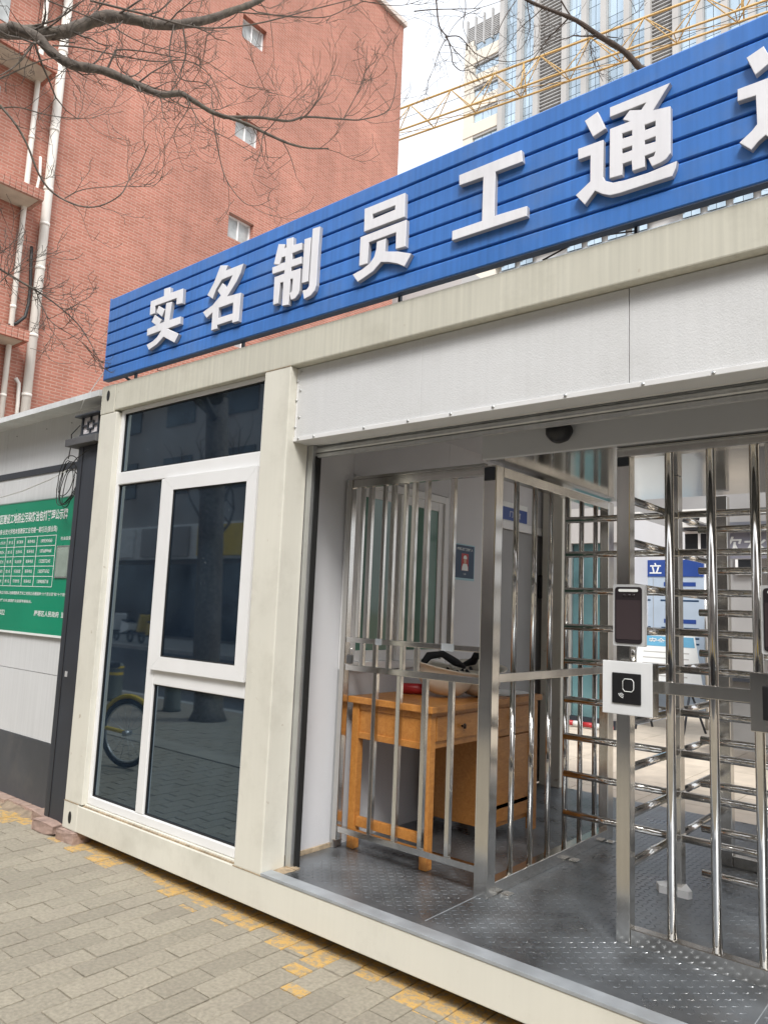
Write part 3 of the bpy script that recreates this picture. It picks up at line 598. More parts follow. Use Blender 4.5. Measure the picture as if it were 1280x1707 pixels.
def card_reader(x, z, label, m):
    t = thing('card_reader', label, 'card reader', (x, .42, z), 'card reader boxes')
    part('box', Box(x-.097, x+.097, .421, .493, z-.100, z+.100, .003), steel, t); part('front_plate', Box(x-.100, x+.100, .412, .4205, z-.103, z+.103, .003), m, t)
    part('reader_pad', Box(x-.058, x+.058, .4065, .4115, z-.060, z+.058, .003), black, t)
    b = bm_new(); sq_ = [(x+.008+.022*sx, z+.012+.024*sz) for sx, sz in ((-1, -.6), (-1, .6), (-.65, 1), (.65, 1), (1, .6), (1, -.6), (.65, -1), (-.65, -1), (-1, -.6))]
    tube(b, [(u, .4062, v) for u, v in sq_], .0017, 6)
    for k in range(3): tube(b, [(x-.008-(.011+.006*k)*math.sin(a), .4062, z-.024-(.008+.006*k)*math.cos(a)+.006) for a in [R_(10+10*i) for i in range(8)]], .0012, 5)
    part('card_symbol', b, print_white, t); return t
card_reader(3.412, 1.213, 'white square card reader with black pad below the near face terminal', mat('white sheet plate', (.70, .71, .72), .35))
card_reader(3.960, 1.210, 'steel square card reader cut off by the right edge of the photo', steel)
# dome speaker on the header
b = lathe(bm_new(), [(0, 0), (.057, 0), (.060, -.008), (.052, -.040), (.030, -.062), (0, -.070)], n=24); 
o = single('dome_speaker', b, black, 'black half round dome fixed to the grey header above the turnstile', 'speaker')
o.location = (3.12, .395, 2.292); o.rotation_euler = (R_(-25), 0, 0)

# ================================================================== WALL PAPERS
po = thing('portrait_poster', 'navy duty poster with a helmeted portrait on the passage wall', 'poster', (WX+.002, 1.74, 1.82))
part('sheet', Box(WX+.0015, WX+.003, 1.62, 1.862, 1.70, 1.943), mat('pale blue border', (.35, .55, .62), .4), po); part('print', Box(WX+.0032, WX+.004, 1.628, 1.854, 1.715, 1.935), print_navy, po)
def east_poly(pts, x0, x1): return prism(bm_new(), pts, x0, x1, lambda u, v, w: Vector((w, u, v)))
part('photo_ground', Box(WX+.0042, WX+.0048, 1.70, 1.785, 1.765, 1.88), print_red, po)
part('shirt', east_poly([(1.705, 1.766), (1.78, 1.766), (1.778, 1.79), (1.765, 1.812), (1.722, 1.812), (1.708, 1.79)], WX+.005, WX+.0054), print_white, po)
part('face', east_poly([(1.742+.016*math.cos(a), 1.832+.022*math.sin(a)) for a in [2*math.pi*k/14 for k in range(14)]], WX+.0055, WX+.0058), print_skin, po)
part('helmet', east_poly([(1.72, 1.844), (1.722, 1.858), (1.732, 1.868), (1.752, 1.868), (1.762, 1.858), (1.764, 1.844)], WX+.006, WX+.0063), print_white, po)
piece('lettering', text_mesh('疫情防控门卫责任人', .020, print_white, width=.19, offset=.01), po, (WX+.0045, 1.741, 1.909), EAST); piece('lettering', text_mesh('门卫岗', .010, print_white), po, (WX+.0045, 1.741, 1.742), EAST)
pl = thing('door_plate', 'blue name plate with white top above the guard room doorway', 'plate', (WX+.002, 2.4, 2.24))
part('backing', Box(WX+.0015, WX+.004, 2.208, 2.585, 2.172, 2.310), print_white, pl); part('print', Box(WX+.0042, WX+.005, 2.213, 2.58, 2.176, 2.272), print_blue, pl); piece('lettering', text_mesh('门卫室', .045, print_white, width=.16), pl, (WX+.0052, 2.40, 2.225), EAST)

# ================================================================== DESK AND THINGS ON IT
DZ = 1.012
dk = thing('wooden_desk', 'orange varnished wooden desk behind the steel railing', 'desk', (2.05, 1.15, FL))
def dp(name, bm, m=wood, parent=dk): return part(name, bm, m, parent)
DX0, DX1, DY0, DY1 = 1.80, 2.362, .575, 1.715
dp('desk_top', Box(DX0, DX1, DY0, DY1, DZ-.034, DZ, .004))
for x in (DX0+.02, DX1-.066):
    for y in (DY0+.02, DY1-.066): dp('leg', Box(x, x+.046, y, y+.046, FL+.001, DZ-.035, .003))
dp('end_panel', Box(DX0+.067, DX1-.067, DY0+.032, DY0+.048, .81, DZ-.035, .002)); dp('apron_rail', Box(DX0+.067, DX1-.067, DY0+.024, DY0+.054, .795, .828, .003)); dp('apron_rail', Box(DX0+.067, DX1-.067, DY0+.024, DY0+.054, DZ-.066, DZ-.036, .003))
dp('stretcher', Box(DX0+.067, DX1-.067, DY0+.03, DY0+.055, .345, .395, .003))
dp('apron', Box(DX1-.05, DX1-.032, DY0+.067, DY1-.067, .80, DZ-.035, .002)); dp('apron', Box(DX0+.03, DX0+.045, DY0+.067, DY1-.067, .80, DZ-.035, .002))
for y0, y1 in ((DY0+.075, 1.10), (1.12, DY1-.075)):
    d = dp('drawer', Box(DX1-.0318, DX1-.022, y0, y1, .835, .955, .003)); ym = (y0+y1)/2
    kb = lathe(bm_new(), [(.006, 0), (.006, .010), (.014, .016), (.014, .020), (0, .024)], n=12); bmesh.ops.rotate(kb, verts=kb.verts, cent=(0, 0, 0), matrix=Matrix.Rotation(math.pi/2, 3, 'Y')); bmesh.ops.translate(kb, verts=kb.verts, vec=(DX1-.0215, ym, .895))
    part('knob', kb, mat('dark knob', (.05, .03, .02), .3, .5), d)
dp('cabinet', Box(DX0+.05, DX1-.055, 1.22, DY1-.07, .30, .798, .003)); d = dp('cabinet_door', Box(DX1-.0545, DX1-.040, 1.235, DY1-.085, .33, .79, .003))
dp('leg', Box(DX1-.072, DX1-.026, 1.18, 1.219, FL+.001, .799, .003)); dp('stretcher', Box(DX1-.06, DX1-.04, 1.2195, DY1-.067, .40, .425, .002))
def hat(x, y, rz, tilt, label):
    t = thing('hard_hat', label, 'helmet', (x, y, DZ), 'upturned helmets on the desk', rz=rz)
    prof = [(0, 0), (.04, .003), (.075, .018), (.102, .052), (.115, .095), (.120, .125)]
    b = lathe(bm_new(), [(r, z) for r, z in prof]+[(.138, .131), (.138, .135), (.117, .130), (.110, .095), (.098, .055), (.072, .022), (0, .006)], n=28, sx=1.16)
    for v in b.verts:
        if v.co.z > .124 and v.co.x > .1: v.co.x *= 1.16; v.co.z += .006
    bmesh.ops.rotate(b, verts=b.verts, cent=(0, 0, 0), matrix=Matrix.Rotation(tilt, 3, 'Y')); mz = min(v.co.z for v in b.verts); bmesh.ops.translate(b, verts=b.verts, vec=(0, 0, -mz+.001))
    part('shell', b, hat_m, t, local=True); t.scale = (1.2, 1.2, 1.2)
    b = bm_new()
    for k in range(3):
        a = R_(60*k+20); pts = [(.105*math.cos(a)*(1-2*s), .095*math.sin(a)*(1-2*s), .125-.05*math.sin(math.pi*s)+random.uniform(-.004, .004)) for s in [i/8 for i in range(9)]]; tube(b, pts, .008, 6)
    part('harness', b, strap_m, t, local=True)
    b = bm_new(); tube(b, [(-.10, -.05, .13), (-.06, -.02, .185), (.0, .01, .195), (.06, .02, .16), (.10, .07, .135)], [.012, .02, .017, .02, .010], 8); part('chin_strap', b, strap_m, t, local=True); return t
hat(2.10, 1.02, .5, .18, 'upturned off white helmet with black straps beside the red cylinder')
hat(2.20, 1.24, 2.2, -.12, 'upturned off white helmet resting behind the thick steel post')
b = Tube([(1.89, .915, DZ+.031), (1.99, 1.0, DZ+.031), (2.0, 1.009, DZ+.031)], [.030, .030, .022], 16); single('red_cylinder', b, red_m, 'red plastic cylinder lying on the desk beside the helmets', 'cylinder', (1.96, .97, DZ))
b = bm_new()
for k in range(4): a = .1*k; prism(b, [(c*math.cos(a)-s*math.sin(a), c*math.sin(a)+s*math.cos(a)) for c, s in ((-.105, -.148), (.105, -.148), (.105, .148), (-.105, .148))], DZ+.001+.002*k, DZ+.0025+.002*k, lambda u, v, w: Vector((2.20+u, 1.52+v, w)))
single('paper_stack', b, paper, 'loose white papers on the far end of the desk', 'papers', (2.20, 1.52, DZ))
b = lathe(bm_new(), [(0, 0), (.032, 0), (.034, .09), (.03, .092)], (2.12, 1.40, DZ+.001), 16); single('yellow_cup', b, yellow_m, 'small yellow cup behind the helmets on the desk', 'cup', (2.12, 1.40, DZ))

# ================================================================== HOARDING, PILLAR, NOTICE
WY = .18
hd = thing('hoarding_wall', 'white panelled site hoarding with charcoal base left of the cabin', 'wall', (-3, WY+.05, 0))
def hp(name, bm, m): return part(name, bm, m, hd)
xs = [-.56-1.2*k for k in range(0, 10)]
for a, c in zip(xs[1:], xs):
    hp('panel', Box(a+.002, c-.002, WY, WY+.05, 2.455, 2.86), hoard); hp('panel', Box(a+.002, c-.002, WY, WY+.05, .930, 2.405), hoard); hp('panel', Box(a+.002, c-.002, WY+.001, WY+.05, .467, .926), hoard); hp('base_panel', Box(a+.002, c-.002, WY-.006, WY+.05, .035, .464), hoard_dark)
hp('stripe', Box(-11.2, -.56, WY-.008, WY+.02, 2.4055, 2.4545), dark_steel)
hp('panel', Box(-.558, -.02, WY, WY+.05, .467, 2.86), hoard); hp('base_panel', Box(-.558, -.02, WY-.006, WY+.05, .035, .464), hoard_dark)
b = prism(bm_new(), [(-.02, 2.812), (-.02, 2.852), (WY+.10, 2.96), (WY+.10, 2.92), (WY-.0, 2.835), (-.012, 2.815)], -11.2, -.02, lambda u, v, w: Vector((w, u, v))); hp('coping', b, mat('sunlit white coping', (.78, .80, .81), .45, streak=.1))  # sunlight on the front edge put into a whiter coping colour
for x in (-.72, -1.1, -1.6): hp('rivet', lathe(bm_new(), [(0, -.002), (.006, -.001), (.007, .002)], (x, WY-.001, 2.76), 8), dark_steel)
# rough brick footing and soil under the hoarding
ft = thing('brick_footing', 'crumbling brick footing showing under the charcoal hoarding base', 'footing', (-2, WY, 0))
br = mesh(Box(-.115, .115, -.055, .055, -.026, .026, .004), 'brick', redbrick)
x = -.62
while x > -4.4: piece('brick', br, ft, (x, WY-.02+random.uniform(-.02, .012), .008), (0, 0, random.uniform(-.05, .05))); x -= .245
b = bm_new(); prev = None; n = 60
for i in range(n+1):
    x = -.42-4*i/n; w = .06+.06*random.random(); r = [b.verts.new((x, WY-.02, .03)), b.verts.new((x, WY-.03-w*.5, .018+random.uniform(-.008, .01))), b.verts.new((x, WY-.05-w, -.006))]
    if prev:
        for k in range(2): b.faces.new((prev[k], prev[k+1], r[k+1], r[k]))
    prev = r
part('soil', b, soil, ft, kind='stuff')
pr = thing('charcoal_pillar', 'dark charcoal gate pillar between the green notice and the cabin corner', 'pillar', (-.2, .12, 0))
part('shaft', Box(-.305, -.03, .04, .24, .0, 2.505, .004), dark_steel, pr); part('edge_strip', Box(-.345, -.306, .055, .20, .0, 2.505, .003), dark_steel, pr); part('seam', Box(-.255, -.250, .0375, .0405, .05, 2.50), black, pr)
part('cap', Box(-.40, -.005, -.02, .30, 2.506, 2.556, .004), mat('grey stone cap', (.10, .10, .105), .7, bump=.5), pr); part('cap_step', Box(-.36, -.03, .02, .27, 2.557, 2.575, .003), dark_steel, pr)
part('sticker', Box(-.215, -.185, .0375, .0395, .96, .995), mat('pale sticker', (.45, .45, .45), .6), pr)
la = thing('post_lantern', 'square black lattice lantern with pale panes on top of the pillar', 'lantern', (-.2, .13, 2.576))
lx0, lx1, ly0, ly1, lz0, lz1 = -.315, -.085, .04, .25, 2.577, 2.71
part('body', Box(lx0+.012, lx1-.012, ly0+.012, ly1-.012, lz0, lz1), mat('frosted lantern pane', (.80, .76, .78), .4), la)
part('roof', Box(lx0-.035, lx1+.03, ly0-.035, ly1+.03, lz1+.0005, lz1+.014, .003), dark_steel, la); part('foot', Box(lx0-.005, lx1+.005, ly0-.005, ly1+.005, lz0-.0005, lz0+.014, .002), dark_steel, la)
for x in (lx0, lx1-.016):
    for y in (ly0, ly1-.016): part('corner_bar', Box(x, x+.016, y, y+.016, lz0+.0145, lz1, .001), dark_steel, la)
b = bm_new(); cxm, czm = (lx0+lx1)/2, (lz0+lz1)/2+.006
for q in ((cxm-.042, cxm-.030, czm-.030, czm+.030), (cxm+.030, cxm+.042, czm-.030, czm+.030), (cxm-.030, cxm+.030, czm+.020, czm+.030), (cxm-.030, cxm+.030, czm-.030, czm-.020), (lx0+.016, cxm-.042, czm-.006, czm+.006), (cxm+.042, lx1-.016, czm-.006, czm+.006), (cxm-.007, cxm+.007, czm+.030, lz1), (cxm-.007, cxm+.007, lz0+.014, czm-.030)): box(b, q[0], q[1], ly0+.002, ly0+.011, q[2], q[3])
part('lattice', b, dark_steel, la)
b = bm_new(); cym = (ly0+ly1)/2
for q in ((cym-.042, cym-.030, czm-.030, czm+.030), (cym+.030, cym+.042, czm-.030, czm+.030), (cym-.030, cym+.030, czm+.020, czm+.030), (cym-.030, cym+.030, czm-.030, czm-.020), (ly0+.016, cym-.042, czm-.006, czm+.006), (cym+.042, ly1-.016, czm-.006, czm+.006)): box(b, lx1-.011, lx1-.002, q[0], q[1], q[2], q[3])
part('lattice', b, dark_steel, la)
# green public notice
gn = thing('green_notice_board', 'green public notice board with white Chinese text and table on the hoarding', 'notice board', (-1.6, WY-.01, 1.2))
gx1, gx0, gz0, gz1, gy = -.365, -2.75, 1.205, 2.195, WY-.020
def gp(name, bm, m): return part(name, bm, m, gn)
gp('board', Box(gx0, gx1, gy, WY-.001, gz0, gz1), green); gp('edge_trim', Box(gx0, gx1, gy-.003, gy+.006, gz0-.016, gz0-.0005), print_white); gp('edge_trim', Box(gx0, gx1, gy-.003, gy+.006, gz1+.0005, gz1+.008), mat('dull edge', (.2, .3, .26), .5))
def gt(s, h, xr, z, w=None, off=.012):          # right aligned print
    me = text_mesh(s, h, print_white, width=w, offset=off); hw = max(v.co.x for v in me.vertices); piece('lettering', me, gn, (xr-hw, gy-.0012, z), FRONT)
gt('雁塔区建设工地扬尘污染防治包抓管理公示牌', .080, -.612, 2.075, 1.21, .02); gt('工程名称:长安大学校本部教职工住宅楼一期项目(振业路)', .052, -.745, 1.968, 1.06, .012)
cx_ = [-.745, -1.031, -1.22, -1.401, -1.529, -1.68, -1.9, -2.2]; tz0, tz1 = 1.545, 1.922
b = bm_new()
for k in range(6): z = tz0+(tz1-tz0)*k/5; box(b, cx_[-1], cx_[0], gy-.0016, gy-.0004, z-.0022, z+.0022)
for x in cx_: box(b, x-.003, x+.003, gy-.0024, gy-.0017, tz0, tz1)
gp('table_lines', b, print_white)
rows = [('大队长', '姓 名', '部门职务', '联系电话', '18092404565'), ('包抓人', '姓 名', '执法中队', '联系电话', '18766899468'), ('社区长', '姓 名', '安全经理', '联系电话', '13228372145'), ('网格员', '姓 名', '项目经理', '联系电话', '15829776762'), ('组长', '姓 名', '环保专员', '联系电话', '13898385718')]
for r, row in enumerate(rows):
    z = tz1-(tz1-tz0)*(r+.5)/5
    for c, s in enumerate(row[::-1]):
        a, e = cx_[c+1], cx_[c]; wmax = (e-a)*.60
        gt(s, .026, (a+e)/2+wmax/2, z, wmax, .012)
gt('社会监督电话', .026, -.46, 1.895, .22); gt('备注:按照建设工地扬尘污染防治管理要求,落实工地扬尘治理措施“六个百分百”和“十个到位”', .026, -.50, 1.492, 1.35); gt('防治责任公示,接受群众监督举报投诉。', .024, -1.025, 1.432, .62)
gt('雁塔区人民政府  监制', .042, -.47, 1.350, .50, .015); gt('2022', .040, -1.447, 1.340, .11)
gp('document_sleeve', Box(-.703, -.54, gy-.006, gy-.001, 1.620, 1.832), mirror_sheet)
for q in ((-.712, -.704, 1.61, 1.842), (-.539, -.531, 1.61, 1.842), (-.703, -.54, 1.833, 1.842), (-.703, -.54, 1.61, 1.619)): gp('sleeve_frame', Box(q[0], q[1], gy-.008, gy-.001, q[2], q[3]), alu)
# cables
b = bm_new()
for k in range(5):
    ph, rr = random.uniform(0, 6), random.uniform(.7, 1.15); pts = []
    for i in range(25):
        a = 2*math.pi*i/24; pts.append((-.47+.115*rr*math.cos(a)+random.uniform(-.004, .004)+.02*math.sin(a+ph), .045+.008*k+.01*math.sin(a*2+ph), 2.30+.15*rr*math.sin(a)-.03*k*.5+.05*math.cos(a)))
    tube(b, pts, .0032, 5)
tube(b, [(-.47, .05, 2.44), (-.43, .04, 2.53), (-.40, .02, 2.60), (-.32, .035, 2.66)], .0035, 5); tube(b, [(-.45, .03, 2.34), (-.3, .02, 2.42), (-.15, .02, 2.47), (-.01, .01, 2.50)], .0035, 5)
single('cable_coil', b, cable_m, 'coil of black cable hanging on the pillar above the green notice', 'cable', (-.47, .05, 2.3))
b = bm_new(); tube(b, [(-.43, .04, 2.36), (-.8, .10, 2.33), (-1.3, .13, 2.28), (-2.2, .14, 2.22), (-3.2, .14, 2.24)], .004, 5); single('wall_cable', b, cable_w, 'pale cable sagging along the hoarding from the coil', 'cable', (-1.3, .1, 2.28))
b = bm_new(); tube(b, [(-.26, -.01, 2.72), (-.20, -.02, 2.80), (-.1, .02, 2.95), (.03, .06, 3.10)], .003, 5); single('lantern_cable', b, cable_w, 'thin pale cable rising from the lantern to the sign', 'cable', (-.2, 0, 2.7))
b = bm_new(); tube(b, [(.06, .09, 2.98), (-.8, 1.2, 2.99), (-1.8, 2.5, 3.05), (-3.6, 5.0, 3.2), (-6, 8, 3.6)], .010, 6); single('overhead_cable', b, cable_m, 'black cable running back from behind the blue sign', 'cable', (-.8, 1.2, 2.99))
b = bm_new(); random.seed(5)
for k in range(26):
    x = random.choice((random.uniform(.15, .6), random.uniform(2.2, 5))); p = Vector((x, random.uniform(.08, .6), 2.875)); pts = [p]
    for i in range(5): p = p+Vector((random.uniform(-.12, .2), random.uniform(-.05, .08), random.uniform(-.01, .04))); pts.append(p.copy())
    tube(b, pts, [.006, .005, .004, .004, .003, .002], 5)
single('dry_vine', b, twig_m, 'dry vine stems lying on the cabin roof under the sign', 'vine', (3, .3, ZT))
# loose bricks under the cabin corner
for k, (x, y, z, rz, L, lb) in enumerate(((-.18, .015, .036, .04, 1.0, 'broken reddish brick lying at the foot of the charcoal pillar'), (.075, .03, .031, .05, .8, 'buff brick wedged under the cabin corner'), (-.40, .10, .030, -.1, .9, 'reddish brick half buried at the hoarding end'))):
    b = Box(-.115*L, .115*L, -.055, .055, -.033, .033, .004); bmesh.ops.subdivide_edges(b, edges=b.edges, cuts=2, use_grid_fill=True)
    for v in b.verts: v.co += Vector((random.uniform(-.004, .004), random.uniform(-.004, .004), random.uniform(-.004, .003)))
    if k == 0:
        for v in b.verts:
            if v.co.x > .06: v.co.z *= .7; v.co.y *= .8
    o = single('loose_brick', b, redbrick, lb, 'brick'); o.location = (x, y, z); o.rotation_euler = (0, 0, rz)
for k, x in enumerate((1.7, 4.4, 5.9)):
    o = single('support_brick', Box(-.115, .115, -.055, .055, 0, .069, .004), redbrick, ['brick supporting the cabin beam below the window post', 'brick supporting the cabin beam under the turnstile', 'brick supporting the right end of the cabin beam'][k], 'brick'); o.location = (x, .4, 0)

# ================================================================== BRICK APARTMENT BUILDING (its end wall faces the camera)
BX = -11.24
bld = thing('brick_building', 'tall red brick apartment building with cream downpipes behind the cabin', 'building', (BX-5, 8, 0))
def bp_(name, bm, m, parent=bld): return part(name, bm, m, parent)
wins = [(9.36, 10.23, z-.70, z) for z in (6.15, 9.08, 12.02, 14.95, 17.95, 20.9)]
ys = [-1.0, 9.36, 10.23, 16.39]
bp_('wall', Box(BX-9, BX, ys[0], ys[1], 0, 22.27), brick_m); bp_('wall', Box(BX-9, BX, ys[2], ys[3], 0, 22.27), brick_m)
zz = [0]+[v for w_ in wins for v in w_[2:]]+[22.27]
for k in range(0, len(zz), 2): bp_('wall', Box(BX-9, BX-.0, 9.3605, 10.2295, zz[k], zz[k+1]), brick_m)
curtain = mat('pale curtain behind glass', (.40, .42, .42), .25, var=.2, vscale=5)
for y0, y1, z0, z1 in wins:
    w_ = bp_('window', Box(BX-.20, BX-.155, y0+.001, y0+.05, z0+.001, z1-.001), pvc)
    for q in ((y1-.05, y1-.001, z0+.001, z1-.001), (y0+.42, y0+.47, z0+.05, z1-.05), (y0+.051, y1-.051, z1-.05, z1-.001), (y0+.051, y1-.051, z0+.001, z0+.05)): part('frame', Box(BX-.20, BX-.15, *q), pvc, w_)
    part('pane', Box(BX-.19, BX-.18, y0+.051, y0+.4195, z0+.0505, z1-.0505), curtain, w_); part('pane', Box(BX-.19, BX-.18, y0+.4705, y1-.051, z0+.0505, z1-.0505), curtain, w_)
cop = mat('pale parapet coping', (.62, .55, .50), .8)
bp_('parapet_coping', Box(BX-.3, BX+.12, -1, 16.45, 22.275, 22.45), cop); bp_('roof', Box(BX-9, BX-.31, -1, 16.39, 22.275, 22.35), far_roof)
b = bm_new(); tube(b, [(BX+.13, 4.45, 0), (BX+.13, 4.45, 22.4)], .095, 14); dn = bp_('downpipe', b, pipe_w)
for z in (4.5, 5.6, 6.9, 8.4, 9.4, 10.2, 11.6, 13.5, 15.4, 18.0): part('pipe_collar', Tube([(BX+.13, 4.45, z), (BX+.13, 4.45, z+.07)], .105, 14), pipe_w, dn)
b = bm_new(); tube(b, [(BX+.09, 4.0, 0), (BX+.09, 4.0, 22.4)], .055, 12); dn = bp_('downpipe', b, pipe_w)
for z in (5.5, 7.4, 8.9, 11.2, 13.3): part('pipe_collar', Tube([(BX+.09, 4.0, z), (BX+.09, 4.0, z+.06)], .064, 12), pipe_w, dn)
sold = mesh(Box(-.04, .04, -.055, .055, -.11, .11, .004), 'brick', brick_m)
for zt in (6.80, 9.85, 12.75, 15.7, 18.6):
    l_ = bp_('ledge', Box(BX+.0005, BX+.62, .6, 4.06, zt-.20, zt-.02), mat('pale ledge soffit', (.55, .50, .42), .8)); 
    y = .65
    while y < 4.1: piece('brick', sold, l_, (BX+.66, y, zt-.10)); y += .118
    x = BX+.08
    while x < BX+.66: piece('brick', sold, l_, (x, 4.10, zt-.10), (0, 0, math.pi/2)); x += .118
    bp_('balcony_window', Box(BX-.02, BX+.012, .9, 3.3, zt-2.2, zt-.7), curtain)
def hose(pts, r, m): bp_('hose', Tube([(BX+.10, y, z) for y, z in pts], r, 8), m)
hose([(4.22, 10.9), (4.25, 10.5), (4.2, 10.0), (4.12, 9.75), (3.95, 9.72), (3.5, 9.85), (3.0, 9.95)], .03, pipe_w)
hose([(4.24, 8.85), (4.26, 8.5), (4.30, 8.0), (4.30, 7.6), (4.26, 7.3), (4.1, 7.1), (3.85, 6.95)], .035, cable_m); hose([(4.20, 5.95), (4.28, 5.85), (4.30, 5.4), (4.3, 4.8)], .04, pipe_w)
single('low_grey_roof', prism(bm_new(), [(14, 0), (26, 0), (26, 14.5), (17, 14.5)], -30, -10.8, lambda u, v, w: Vector((w, u+3, v))), conc_g, 'low grey gable roof peeping behind the brick building edge', 'building', (-20, 20, 0))

# ================================================================== OFFICE TOWER
tw = thing('office_tower', 'tall pale office tower with glass bays and grey louvre strips', 'tower', (-20, 95, 0))
TY = 80.0
def twp(name, bm, m, parent=tw): return part(name, bm, m, parent)
twp('core', Box(-52.4, -46.5, TY+.6, TY+30, 0, 83), conc); twp('core', Box(-46.4, 14, TY+.6, TY+30, 0, 128), conc_g)
FZ = [69.4-3.72*6+3.72*k for k in range(0, 18)]
twp('lower_glazing', Box(-46.4, 14, TY+.4, TY+.6, 0, FZ[0]-.05), tglass)
# left lower wing: beige bands and windows
for z in FZ[:10]:
    twp('spandrel', Box(-52.6, -46.6, TY-.2, TY+.6, z-1.0, z+.75), conc); sl_ = twp('slab_edge', Box(-51.0, -46.7, TY-.05, TY+.5, z-1.35, z-1.001), conc_g)
    if z > 60:
        for k in range(3): x0 = -50.9+k*1.43; w_ = twp('window', Box(x0, x0+1.35, TY+.2, TY+.5, z+.80, z+2.34), tglass)
    twp('pier', Box(-52.6, -50.95, TY-.1, TY+.59, z+.751, z+2.72), conc)
twp('parapet_screen', Box(-52.5, -46.6, TY+.3, TY+.6, 82.6, 86.0), conc_g)
for k in range(5): twp('parapet_fin', Box(-52.5+k*1.4, -52.25+k*1.4, TY-.1, TY+.29, 82.4, 87.0), louvre_m)
for k in range(11): twp('parapet_slat', Box(-52.5, -46.6, TY+.1, TY+.29, 82.8+.29*k, 82.95+.29*k), louvre_m)
# main slab
bays = []
x = -46.3
pil = [-46.3, -43.5, -40.9, -36.8, -34.1, -31.5, -28.5, -25.9, -22.6, -19.9, -17.2, -14.4, -11.6, -8.2, -5.4, -2.6, .2, 3.0, 6.4, 9.2, 12]
louv = {2, 7, 12, 17}
pm = mesh(Box(-.36, .36, -.55, .5, 0, 80, .0), 'pilaster', conc_g); 
for x in pil: piece('pilaster', pm, tw, (x, TY, 48))
gm = {}
for i in range(len(pil)-1):
    x0, x1 = pil[i]+.37, pil[i+1]-.37
    if i in louv:
        twp('louvre_back', Box(x0, x1, TY+.3, TY+.59, 48, 128), conc_g)
        lm = mesh(Box(x0, x1, TY-.05, TY+.25, -.06, .06), 'louvre', louvre_m)
        for z in range(62*2, 96*2): piece('louvre', lm, tw, (0, 0, z/2.0)) if i in (2, 7) else None
        continue
    for j, z in enumerate(FZ):
        if i > 12 and j % 2: continue
        n = 2; ww = (x1-x0)/n
        for k in range(n): twp('pane', Box(x0+k*ww+.03, x0+(k+1)*ww-.03, TY+.25, TY+.35, z+.03, z+2.55), tglass); twp('pane', Box(x0+k*ww+.03, x0+(k+1)*ww-.03, TY+.25, TY+.35, z+2.62, z+3.68), tglass)

# ================================================================== TOWER CRANE
cr = thing('tower_crane', 'yellow lattice tower crane jib crossing in front of the pale office tower', 'crane', (8, 29.4, 0))
def cpart(name, bm, m=crane_m): return part(name, bm, m, cr)
A = Vector((-34, 24.07, 28)); Bq = Vector((8, 29.4, 28)); d = (Bq-A); Ld = d.length; d.normalize(); sd = Vector((-d.y, d.x, 0))
lo1, lo2 = -sd*.34-Vector((0, 0, 1.53)), sd*.34-Vector((0, 0, 1.53))
cpart('upper_chord', Tube([A, Bq], .055, 8)); cpart('lower_chord', Tube([A+lo1, Bq+lo1], .05, 8)); cpart('lower_chord', Tube([A+lo2, Bq+lo2], .05, 8))
n = int(Ld/2.4)
for k in range(n):
    p0 = A+d*(k*2.4); pm_ = p0+d*1.1; p1 = p0+d*2.4
    for lo in (lo1, lo2): cpart('brace', Tube([p0+lo, pm_], .026, 6)); cpart('brace', Tube([pm_, p1+lo], .026, 6))
    cpart('brace', Tube([p0+lo1, p0+lo2], .022, 6)); cpart('brace', Tube([p0+lo1, p1+lo2], .018, 6))
    if k % 4 == 1: cpart('brace', Tube([p0+d*.25, p0+d*.25+lo1], .035, 6)); cpart('brace', Tube([p0+d*.25, p0+d*.25+lo2], .035, 6))
cpart('hoist_rope', Tube([A+lo1-Vector((0, 0, .3)), Bq+lo1-Vector((0, 0, .3))], .012, 5), cable_m); cpart('pendant_rope', Tube([A+Vector((0, 0, -.7)), Bq+Vector((0, 0, -.5))], .012, 5), cable_m)
for sx in (-.6, .6):
    for sy in (-.6, .6): cpart('mast_leg', Tube([Bq+Vector((sx, sy, -28)), Bq+Vector((sx, sy, 4))], .07, 6))
for k in range(16):
    z = -28+2*k
    for a, c in (((-.6, -.6), (.6, -.6)), ((.6, -.6), (.6, .6)), ((.6, .6), (-.6, .6)), ((-.6, .6), (-.6, -.6))): cpart('mast_brace', Tube([Bq+Vector((*a, z)), Bq+Vector((*c, z+2))], .035, 6))

# ================================================================== COURTYARD BEYOND THE PASSAGE
of = thing('site_office', 'white site office with tall teal glass panes across the courtyard', 'building', (-2, 8.8, 0))
def op(name, bm, m): return part(name, bm, m, of)
op('body', Box(-5, .36, 7.72, 10.5, 0, 3.0), inner); op('fascia', Box(-5.05, .40, 7.55, 7.715, 2.55, 3.05), conc_g); op('plinth', Box(-5, .36, 7.6, 7.715, 0, .12), dark_steel)
for k in range(6): x0 = .30-.62*(k+1); op('pane', Box(x0+.03, x0+.59, 7.64, 7.66, .125, 2.545), teal); op('mullion', Box(x0-.025, x0+.025, 7.6, 7.70, .125, 2.545), alu)
op('corner_post', Box(.29, .38, 7.6, 7.71, .125, 2.545), alu)
ta = thing('barrier_pole', 'red and white striped barrier pole lying before the site office', 'barrier', (-.2, 7.45, 0))
for k in range(10): part('stripe', Tube([(-1.0+.14*k, 7.42, .05), (-1.0+.14*(k+1), 7.42, .05)], .035, 10), red_m if k % 2 else print_white, ta)
bo = thing('display_board', 'large pale display board with blue header in the courtyard', 'board', (.65, 8.8, 0))
def bop(name, bm, m): return part(name, bm, m, bo)
pale = mat('pale blue board print', (.42, .50, .60), .4, var=.06)
bop('sheet', Box(.02, 1.17, 8.8, 8.84, .25, 2.15), pale); bop('header', Box(.02, 1.17, 8.79, 8.84, 2.151, 2.40), print_blue)
